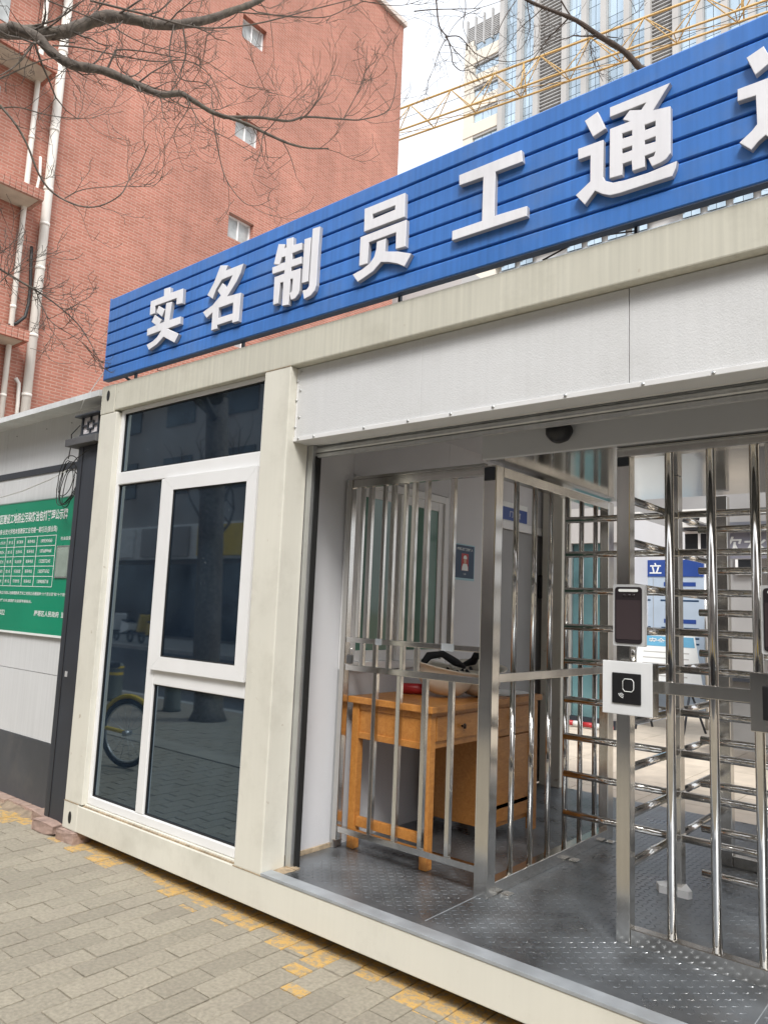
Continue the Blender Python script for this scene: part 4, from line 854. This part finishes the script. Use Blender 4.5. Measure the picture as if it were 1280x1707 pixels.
for x in (.0, 1.18): bop('stand_pole', Tube([(x, 8.83, 0), (x, 8.83, 2.45)], .022, 10), steel)
bop('divider', Box(.44, .447, 8.796, 8.7995, .3, 2.14), alu); bop('divider', Box(.80, .807, 8.796, 8.7995, .3, 2.14), alu)
piece('lettering', text_mesh('业 立', .16, print_white, width=.42, offset=.02), bo, (.36, 8.787, 2.275), FRONT)
for z in (2.04, 1.50): bop('heading_strip', Box(.60, .78, 8.796, 8.7995, z-.03, z+.03), print_blue); bop('heading_strip', Box(.86, 1.06, 8.796, 8.7995, z-.03, z+.03), print_blue)
random.seed(3)
for z in (1.95, 1.88, 1.80, 1.40, 1.33, 1.26, 1.18): 
    for x0, x1 in ((.10, .40), (.50, .76), (.86, 1.1)): bop('text_line', Box(x0+random.uniform(0, .06), x1, 8.797, 8.7995, z-.012, z+.012), print_navy)
sb = thing('slanted_board', 'white slanted notice stand with light blue heading before the display board', 'board', (.8, 8.3, 0))
fr = lambda u, v, w: Vector((u, 8.2+.28*(v-.5)-w, v))
part('sheet', prism(bm_new(), [(.34, .50), (1.34, .50), (1.15, 1.30), (.38, 1.30)], -.02, .0, fr), print_white, sb); part('heading', prism(bm_new(), [(.40, 1.14), (1.17, 1.14), (1.14, 1.28), (.40, 1.28)], .001, .004, fr), mat('light blue print', (.12, .36, .55), .4), sb)
me = text_mesh('安全教育', .09, print_white, width=.46, offset=.02); o = piece('lettering', me, sb, (.76, 8.2+.28*.71-.008, 1.21), FRONT)
for z in (1.05, .97, .89, .81, .73): part('text_line', prism(bm_new(), [(.46, z), (1.10, z), (1.10, z+.015), (.46, z+.015)], .001, .003, fr), conc_g, sb)
for x0, x1 in ((.50, .55), (1.15, 1.28)): part('leg', Tube([(x0, 8.25, .55), (x1, 8.45, .0)], .016, 8), dark_steel, sb); part('leg', Tube([(x0, 8.2, .52), (x0-.02, 8.0, .0)], .016, 8), dark_steel, sb)
kk = thing('water_kiosk', 'grey drinking water kiosk with white lettering over its counter', 'kiosk', (3.4, 7.2, 0))
def kp(name, bm, m): return part(name, bm, m, kk)
kp('fascia', Box(1.98, 5.4, 6.5, 6.62, 2.22, 2.52), mat('grey violet fascia', (.24, .24, .29), .3)); kp('roof', Box(1.9, 5.5, 6.4, 8.2, 2.525, 2.62), far_roof); kp('counter', Box(2.0, 5.4, 6.52, 7.0, 0.86, .93, .01), dark_steel); kp('counter_front', Box(2.05, 5.35, 6.6, 6.66, .12, .859), mat('grey counter', (.20, .20, .20), .4)); kp('back_wall', Box(2.0, 5.4, 8.1, 8.16, 0, 2.52), conc_g)
for x in (2.0, 3.1, 4.2, 5.33): kp('post', Box(x, x+.07, 6.5, 6.57, 0, 2.219), alu)
kp('shelf', Box(2.1, 5.3, 7.7, 8.0, 1.35, 1.39), alu)
for x in (2.25, 2.75, 3.3, 4.0): kp('water_boiler', Box(x, x+.32, 7.66, 8.0, .935+.42, 1.95, .02), steel)
piece('lettering', text_mesh('饮水间', .20, print_white, width=.78, offset=.012), kk, (2.42, 6.495, 2.37), FRONT)
fb = thing('dormitory_building', 'pale grey site building with windows beyond the courtyard', 'building', (0, 16, 0))
def fp(name, bm, m): return part(name, bm, m, fb)
fp('wall', Box(-9, 11, 14.0, 20, 0, 7.4), far_wall); fp('eave', Box(-9.3, 11.3, 13.6, 20, 7.41, 7.6), far_roof)
for x in (-4.2, -3.0, -1.95, -.85, .3, 1.4, 2.6, 3.8):
    for z in (2.55, 5.4):
        w_ = fp('window', Box(x, x+.8, 13.93, 13.99, z, z+.82), shop_glass); part('frame', Box(x-.05, x+.85, 13.91, 13.925, z-.05, z), pvc, w_); part('frame', Box(x-.05, x+.85, 13.91, 13.925, z+.82, z+.87), pvc, w_); part('frame', Box(x+.37, x+.42, 13.91, 13.925, z+.001, z+.819), pvc, w_); part('frame', Box(x-.05, x-.001, 13.91, 13.925, z+.001, z+.819), pvc, w_); part('frame', Box(x+.801, x+.85, 13.91, 13.925, z+.001, z+.819), pvc, w_)
for k, x in enumerate((-2.25, -.75, 1.0)):
    ac = thing('air_conditioner', ['air conditioner unit under the eave, left one on the site building', 'air conditioner unit on the site building, middle one', 'air conditioner unit on the site building, right one'][k], 'air conditioner', (x, 13.8, 3.5), 'air conditioners on the site building')
    part('casing', Box(x, x+.62, 13.66, 13.90, 3.48, 3.86, .01), ac_m, ac); f_ = lathe(bm_new(), [(0, 0), (.14, 0), (.15, .006), (.15, .012)], n=20); bmesh.ops.rotate(f_, verts=f_.verts, cent=(0, 0, 0), matrix=Matrix.Rotation(math.pi/2, 3, 'X')); bmesh.ops.translate(f_, verts=f_.verts, vec=(x+.24, 13.655, 3.67)); part('fan', f_, black, ac); part('bracket', Box(x+.05, x+.57, 13.7, 13.985, 3.44, 3.475), dark_steel, ac)

# ================================================================== TREES
def twigs(bm, p, d, L, r, lvl, rng, up=.25):
    n = 6 if lvl < 2 else 4; pts = [p]; rs = [r]; q = p.copy(); dd = d.normalized(); seg = L/n; kids = []
    for i in range(n):
        dd = (dd+Vector((rng.uniform(-.3, .3), rng.uniform(-.3, .3), rng.uniform(-.25, .3)+up*.35))).normalized()
        q = q+dd*seg; pts.append(q.copy()); rs.append(max(.0016, r*(1-.75*(i+1)/n)))
        if lvl < 3 and i >= 1 and rng.random() < (.85, .75, .55)[lvl]: kids.append((q.copy(), dd.copy(), rs[-1]))
    tube(bm, pts, rs, 6 if r > .012 else 4 if r > .005 else 3, cap=False)
    for q, dd, rr in kids:
        s = Vector((rng.uniform(-1, 1), rng.uniform(-1, 1), rng.uniform(-.55, .8))); twigs(bm, q, dd*.6+s*.75, L*rng.uniform(.35, .62), rr*.62, lvl+1, rng, up)
def px_branch(bm, pts, rads, rng, kids=10, klen=.5, n=8, jit=.0, kr=.3, up=.25):
    P = [at(*p) for p in pts]
    # smooth the control polygon a little
    Q, RR = [], []
    for i in range(len(P)-1):
        a, c = P[i], P[i+1]; pa, pc = P[max(0, i-1)], P[min(len(P)-1, i+2)]
        for k in range(4):
            t = k/4; t2, t3 = t*t, t*t*t
            Q.append(.5*((2*a)+(c-pa)*t+(2*pa-5*a+4*c-pc)*t2+(3*a-pa-3*c+pc)*t3)); RR.append(rads[i]*(1-t)+rads[i+1]*t)
    Q.append(P[-1]); RR.append(rads[-1])
    RR = [r*(1+rng.uniform(-.1, .12)) for r in RR]; tube(bm, Q, RR, n, cap=False)
    for k in range(kids):
        i = rng.randrange(1, len(Q)-1); dd = (Q[min(i+1, len(Q)-1)]-Q[i-1]).normalized()
        s = RT*rng.uniform(-.8, .8)+UP*rng.uniform(-.9, 1)+FW*rng.uniform(-.8, .8)
        twigs(bm, Q[i].copy(), dd*.7+s, klen*rng.uniform(.5, 1.3), max(.0028, RR[i]*kr), 1, rng, up)
    return Q
rng = random.Random(21)
t1 = thing('bare_tree', 'bare grey tree whose limbs reach across the brick wall at top left', 'tree', (-3.4, -3.6, 0))
tr_ = bm_new(); tube(tr_, [(-3.4, -3.6, -.02), (-3.4, -3.6, .12), (-3.4, -3.58, .6), (-3.36, -3.5, 1.8), (-3.3, -3.4, 3.0), (-3.15, -3.2, 4.1)], [.25, .19, .172, .165, .155, .135], 18); part('trunk', tr_, bark, t1)
D0 = 5.6
b = bm_new()
st = at(0, 51, D0)
tube(b, [(-3.17, -3.22, 4.0), (-2.6, -2.4, 4.9), (-1.7, -1.4, 5.5), st], [.12, .085, .062, .050], 12)
px_branch(b, [(0, 51, 5.6), (43, 53, 5.6), (77, 55, 5.6), (112, 51, 5.65), (146, 38, 5.7), (180, 27, 5.7), (220, 31, 5.75), (270, 41, 5.8), (337, 34, 5.9), (394, 15, 6.0), (431, 0, 6.1), (500, -40, 6.3)], [.050, .050, .047, .045, .044, .043, .040, .036, .031, .026, .022, .012], rng, 22, .55, 12, kr=.2)
px_branch(b, [(17, 42, 5.55), (60, 60, 5.5), (86, 86, 5.5), (120, 107, 5.45), (172, 117, 5.45), (220, 137, 5.5), (240, 146, 5.5), (270, 157, 5.5), (300, 155, 5.55), (319, 165, 5.55), (349, 184, 5.6), (375, 195, 5.6)], [.034, .037, .035, .032, .030, .026, .024, .022, .020, .018, .016, .014], rng, 20, .5, 10, kr=.25)
px_branch(b, [(375, 195, 5.6), (431, 195, 5.65), (480, 201, 5.7), (510, 194, 5.75), (572, 198, 5.8), (606, 198, 5.85), (650, 180, 5.9), (662, 120, 5.95)], [.014, .012, .009, .008, .007, .005, .0035, .002], rng, 9, .45, 8, kr=.4)
px_branch(b, [(360, 188, 5.6), (412, 206, 5.55), (440, 220, 5.5), (480, 238, 5.5), (513, 246, 5.5), (548, 247, 5.5)], [.013, .012, .011, .009, .007, .005], rng, 9, .4, 8, kr=.4)
for pts, r0 in (([(572, 198, 5.8), (590, 165, 5.8), (607, 130, 5.8), (612, 75, 5.8)], .004), ([(500, 200, 5.75), (520, 180, 5.7), (545, 145, 5.7), (555, 110, 5.7)], .0045), ([(0, 180, 5.2), (30, 178, 5.2), (75, 190, 5.2), (118, 196, 5.25), (160, 196, 5.3)], .0055), ([(0, 175, 5.0), (25, 205, 5.0), (45, 240, 5.0), (65, 290, 5.05), (90, 322, 5.1), (130, 342, 5.15), (165, 343, 5.2), (200, 325, 5.2), (215, 300, 5.25), (235, 270, 5.3), (248, 240, 5.3)], .008), ([(108, 330, 5.15), (140, 315, 5.2), (200, 310, 5.25), (250, 310, 5.3), (270, 298, 5.3)], .004), ([(355, 190, 5.6), (362, 240, 5.6), (372, 285, 5.6), (385, 312, 5.6), (408, 338, 5.6), (430, 342, 5.6), (452, 332, 5.6)], .0045), ([(310, 158, 5.5), (335, 205, 5.5), (380, 230, 5.5), (430, 258, 5.5), (470, 262, 5.5)], .004),
                ([(88, 75, 5.5), (130, 78, 5.6), (190, 90, 5.6), (260, 102, 5.6), (310, 100, 5.6), (350, 125, 5.6), (372, 180, 5.6)], .0065), ([(60, 65, 5.5), (30, 105, 5.4), (0, 125, 5.3)], .009), ([(150, 0, 5.4), (250, 25, 5.5), (330, 45, 5.6), (420, 40, 5.7), (520, 15, 5.8), (600, -5, 5.9)], .008), ([(180, 112, 5.5), (190, 90, 5.5), (197, 82, 5.5), (240, 85, 5.5), (300, 96, 5.5)], .009), ([(290, 40, 5.8), (283, 90, 5.75), (300, 130, 5.7), (345, 140, 5.7), (370, 180, 5.7)], .006), ([(305, 45, 5.8), (310, 85, 5.8), (300, 120, 5.8), (285, 150, 5.8)], .006), ([(0, 130, 5.4), (70, 100, 5.4), (110, 98, 5.45), (150, 110, 5.5)], .006), ([(80, 0, 5.3), (135, 22, 5.3), (180, 40, 5.35), (240, 72, 5.4), (330, 95, 5.5), (400, 140, 5.6), (450, 150, 5.6)], .005), ([(380, 18, 6.0), (470, 25, 6.0), (540, 28, 6.05), (580, 12, 6.1), (610, 0, 6.1)], .006), ([(600, 0, 6.0), (650, 8, 6.0), (685, 5, 6.05), (720, -10, 6.1)], .004)):
    px_branch(b, pts, [r0*(1-.65*k/(len(pts)-1)) for k in range(len(pts))], rng, 6, .32, 6, kr=.5)
# lower spray of fine twigs at the left edge
for pts, r0 in (([(-40, 420, 4.6), (0, 448, 4.7), (45, 475, 4.75), (70, 490, 4.8), (100, 512, 4.85), (130, 540, 4.9), (150, 570, 4.9), (160, 590, 4.9)], .008), ([(60, 485, 4.8), (75, 520, 4.8), (90, 540, 4.8), (130, 565, 4.85), (148, 580, 4.9)], .004), ([(0, 470, 4.7), (20, 452, 4.7), (50, 430, 4.75)], .004)):
    px_branch(b, pts, [r0*(1-.7*k/(len(pts)-1)) for k in range(len(pts))], rng, 12, .22, 6, kr=.5, up=.1)
tube(b, [(-3.2, -3.25, 3.8), (-2.2, -2.0, 4.1), (-1.2, -1.2, 4.0), at(-40, 175, 5.0)], [.05, .03, .018, .008], 8); tube(b, [(-2.2, -2.0, 4.1), (-1.3, -1.5, 3.6), at(-40, 420, 4.6)], [.02, .014, .009], 8)
part('limb', b, bark, t1)
b = bm_new()
for k in range(7):
    a = R_(52*k+15); 
    if k in (0, 1): continue
    twigs(b, Vector((-3.2, -3.25, 3.6+.12*k)), Vector((math.cos(a), math.sin(a), 1.1)), 3.2, .06, 0, rng, .4)
part('crown', b, bark, t1)
t2 = thing('bare_tree', 'dark bare tree behind the sign, its twigs hanging in front of the office tower', 'tree', (4.6, 4.9, 0))
tr_ = bm_new(); tube(tr_, [(4.6, 4.9, -.02), (4.58, 4.9, .5), (4.5, 4.8, 2.2), (4.3, 4.7, 3.8), (3.7, 4.5, 5.2)], [.16, .13, .115, .095, .07], 14); part('trunk', tr_, bark, t2)
b = bm_new(); rng = random.Random(8)
tube(b, [(3.75, 4.52, 5.1), (3.1, 4.2, 5.9), at(1066, 112, 7.2)], [.06, .045, .03], 8)
px_branch(b, [(1066, 112, 7.2), (1040, 85, 7.2), (1000, 60, 7.15), (960, 33, 7.1), (915, 15, 7.1), (880, 0, 7.1), (820, -35, 7.0), (740, -60, 6.9)], [.030, .027, .024, .020, .016, .014, .010, .006], rng, 7, .6, 8, kr=.35, up=-.1)
for pts, r0 in (([(725, -20, 7.0), (728, 10, 7.0), (732, 42, 7.0), (745, 62, 7.0), (752, 85, 7.0), (755, 105, 7.0), (768, 117, 7.0), (782, 117, 7.0), (800, 135, 7.0)], .008), ([(742, 60, 7.0), (760, 85, 7.0), (790, 110, 7.0), (815, 122, 7.0)], .005), ([(745, 60, 7.0), (765, 60, 7.0), (780, 75, 7.0), (795, 90, 7.0), (820, 98, 7.0), (850, 102, 7.0), (880, 95, 7.0), (900, 80, 7.0)], .006), ([(742, 65, 7.0), (732, 85, 7.0), (722, 115, 7.0), (712, 135, 7.0)], .004), ([(690, 18, 6.9), (720, 15, 6.9), (760, 14, 6.95), (800, 12, 7.0), (850, -5, 7.05)], .006), ([(775, -10, 7.0), (776, 15, 7.0), (772, 45, 7.0), (785, 75, 7.0), (798, 110, 7.0)], .004), ([(800, 13, 7.0), (770, 28, 7.0), (750, 52, 7.0), (740, 80, 7.0)], .004), ([(860, 0, 7.1), (840, 30, 7.0), (820, 75, 7.0), (800, 115, 7.0)], .0045), ([(878, 0, 7.1), (882, 30, 7.1), (882, 52, 7.1), (868, 80, 7.1), (835, 95, 7.1)], .005), ([(960, 33, 7.1), (935, 40, 7.1), (905, 42, 7.1)], .004), ([(1000, 62, 7.15), (985, 70, 7.15), (988, 100, 7.15), (1005, 135, 7.15)], .006), ([(1005, 60, 7.15), (1030, 62, 7.15), (1010, 55, 7.1), (1060, 20, 7.0), (1075, 0, 7.0)], .004), ([(935, 0, 7.1), (955, 30, 7.1), (985, 50, 7.1)], .008)):
    px_branch(b, pts, [r0*(1-.65*k/(len(pts)-1)) for k in range(len(pts))], rng, 3, .3, 6, kr=.5, up=-.2)
part('limb', b, twig_m, t2)
b = bm_new()
for k in range(5): a = R_(72*k-60); twigs(b, Vector((4.2, 4.65, 3.9)), Vector((math.cos(a)*.9+.35, math.sin(a), 1.0)), 2.4, .04, 0, rng, .4)
part('crown', b, twig_m, t2)

# ================================================================== THE STREET BEHIND THE CAMERA (seen in the window)
def bollard(x, y, lb):
    t = thing('bollard', lb, 'bollard', (x, y, 0), 'street bollards'); m_ = mat('grey green bollard', (.13, .14, .12), .7)
    part('body', lathe(bm_new(), [(0, 0), (.125, 0), (.115, .05), (.105, .45), (.115, .5), (.10, .53), (0, .55)], (x, y, 0), 20), m_, t); part('band', lathe(bm_new(), [(.112, .37), (.112, .41)], (x, y, 0), 20), yellow_m, t); part('band', lathe(bm_new(), [(.117, .47), (.117, .50)], (x, y, 0), 20), yellow_m, t)
bollard(-4.35, -3.72, 'grey bollard with yellow bands mirrored beside the tree trunk'); bollard(-5.72, -3.66, 'grey bollard with yellow bands mirrored above the bicycle wheel')
bk = thing('bicycle', 'yellow shared bicycle mirrored in the lower left window pane', 'bicycle', (-2.506, -1.011, 0), rz=R_(-15))
def kp2(name, bm, m): return part(name, bm, m, bk, local=True)
def wheel(cx):
    ring = lambda R, r: tube(bm_new(), [(cx+R*math.cos(2*math.pi*k/32), 0, .30+R*math.sin(2*math.pi*k/32)) for k in range(33)], r, 8)
    w_ = kp2('wheel', ring(.277, .022), rubber); part('rim', ring(.25, .009), alu, w_, local=True)
    b = bm_new()
    for k in range(14): a = 2*math.pi*k/14; tube(b, [(cx, 0, .30), (cx+.25*math.cos(a), 0, .30+.25*math.sin(a))], .0018, 3)
    part('spokes', b, alu, w_, local=True); part('hub', Tube([(cx, -.04, .3), (cx, .04, .3)], .025, 10), alu, w_, local=True)
wheel(0); wheel(1.0)
for cx, a0, a1 in ((0, 20, 150), (1.0, 30, 170)): kp2('fender', tube(bm_new(), [(cx+.32*math.cos(R_(a0+(a1-a0)*k/12)), 0, .30+.32*math.sin(R_(a0+(a1-a0)*k/12))) for k in range(13)], .022, 6), yellow_m)
kp2('frame', tube(bm_new(), [(.0, 0, .3), (.12, 0, .65), (.18, 0, .92)], .022, 8), yellow_m); kp2('frame', tube(bm_new(), [(.14, 0, .68), (.35, 0, .45), (.55, 0, .36), (.62, 0, .62), (.66, 0, .85)], .026, 8), yellow_m); kp2('frame', tube(bm_new(), [(.55, 0, .34), (1.0, 0, .30)], .018, 8), yellow_m)
kp2('handlebar', tube(bm_new(), [(.25, -.28, 1.0), (.18, -.2, 1.02), (.17, 0, .95), (.18, .2, 1.02), (.25, .28, 1.0)], .013, 8), black); kp2('saddle', Box(.56, .80, -.07, .07, .85, .91, .025), black); kp2('basket', Box(-.14, .12, -.14, .14, .72, .92, .02), dark_steel); kp2('cable_lock', tube(bm_new(), [(-.30, .05, .33), (-.10, .06, .34), (.05, .06, .34)], .018, 8), alu)
def scooter(x, y, lb, m_):
    t = thing('scooter', lb, 'scooter', (x, y, -.0), rz=R_(8))
    def q(name, bm, m): return part(name, bm, m, t, local=True)
    for cx in (0, 1.15): q('wheel', tube(bm_new(), [(cx+.19*math.cos(2*math.pi*k/20), 0, .23+.19*math.sin(2*math.pi*k/20)) for k in range(21)], .045, 8), rubber)
    q('leg_shield', prism(bm_new(), [(.02, .42), (.16, .40), (.30, .95), (.18, 1.0)], -.2, .2, lambda u, v, w: Vector((u, w, v))), m_); q('floorboard', Box(.15, .7, -.15, .15, .27, .34, .02), black); q('body', prism(bm_new(), [(.62, .3), (1.25, .45), (1.3, .66), (.68, .72)], -.15, .15, lambda u, v, w: Vector((u, w, v))), m_); q('seat', Box(.62, 1.25, -.14, .14, .725, .80, .03), black); q('handlebar', tube(bm_new(), [(.3, -.32, 1.05), (.22, 0, 1.02), (.3, .32, 1.05)], .016, 8), black); q('fork', tube(bm_new(), [(0, 0, .23), (.14, 0, .6), (.22, 0, 1.02)], .025, 8), dark_steel)
scooter(-20.5, -12.6, 'pale scooter parked across the road, mirrored in the left pane', print_white); scooter(-18.6, -12.4, 'yellow scooter parked across the road, mirrored in the left pane', yellow_m); scooter(-12.2, -12.6, 'dark red scooter parked across the road, mirrored behind the trunk', red_m)
yel_sign = mat('yellow shop sign', (.62, .42, .02), .5)
for k, (x0, x1, h, lb) in enumerate(((-75, -33, 16, 'grey shop building across the road with pale sign band'), (-32.8, -8, 13, 'grey shop building across the road with yellow signs'), (-7.8, 12, 15, 'grey shop building across the road behind the camera'), (12.2, 60, 12, 'grey shop building across the road, far right'))):
    t = thing('shop_building', lb, 'building', ((x0+x1)/2, -20, 0), 'shops across the road')
    part('wall', Box(x0, x1, -30, -16, 0, h), shop_m, t); part('shopfront', Box(x0+.3, x1-.3, -15.999, -15.9, .1, 3.0), shop_glass, t); part('sign_band', Box(x0+.2, x1-.2, -15.998, -15.6, 3.2, 4.6), awning, t)
    for i in range(int((x1-x0)/4)):
        xx = x0+.8+4*i; part('shop_sign', Box(xx, xx+3.4, -15.599, -15.5, 3.3, 4.5), [yel_sign, awning, awning, shop_m, yel_sign][(i+k) % 5], t)
        for z in range(6, int(h)-1, 3): part('window', Box(xx+.5, xx+2.5, -15.999, -15.95, z, z+1.6), shop_glass, t)
for k, x in enumerate((-26, -15, -6, 4, 14)):
    t = thing('street_tree', 'bare street tree across the road, ' + ['farthest left', 'second from left', 'middle one', 'fourth from left', 'farthest right'][k], 'tree', (x, -12.4, 0), 'bare trees across the road')
    part('trunk', Tube([(x, -12.4, 0), (x+.1, -12.4, 3), (x+.2, -12.5, 5)], [.2, .16, .1], 10), bark, t); b = bm_new()
    for i in range(5): a = R_(72*i+20*k); twigs(b, Vector((x+.1, -12.4, 3.2+.3*i)), Vector((math.cos(a), math.sin(a), 1.2)), 3.0, .06, 1, rng, .3)
    part('crown', b, bark, t)
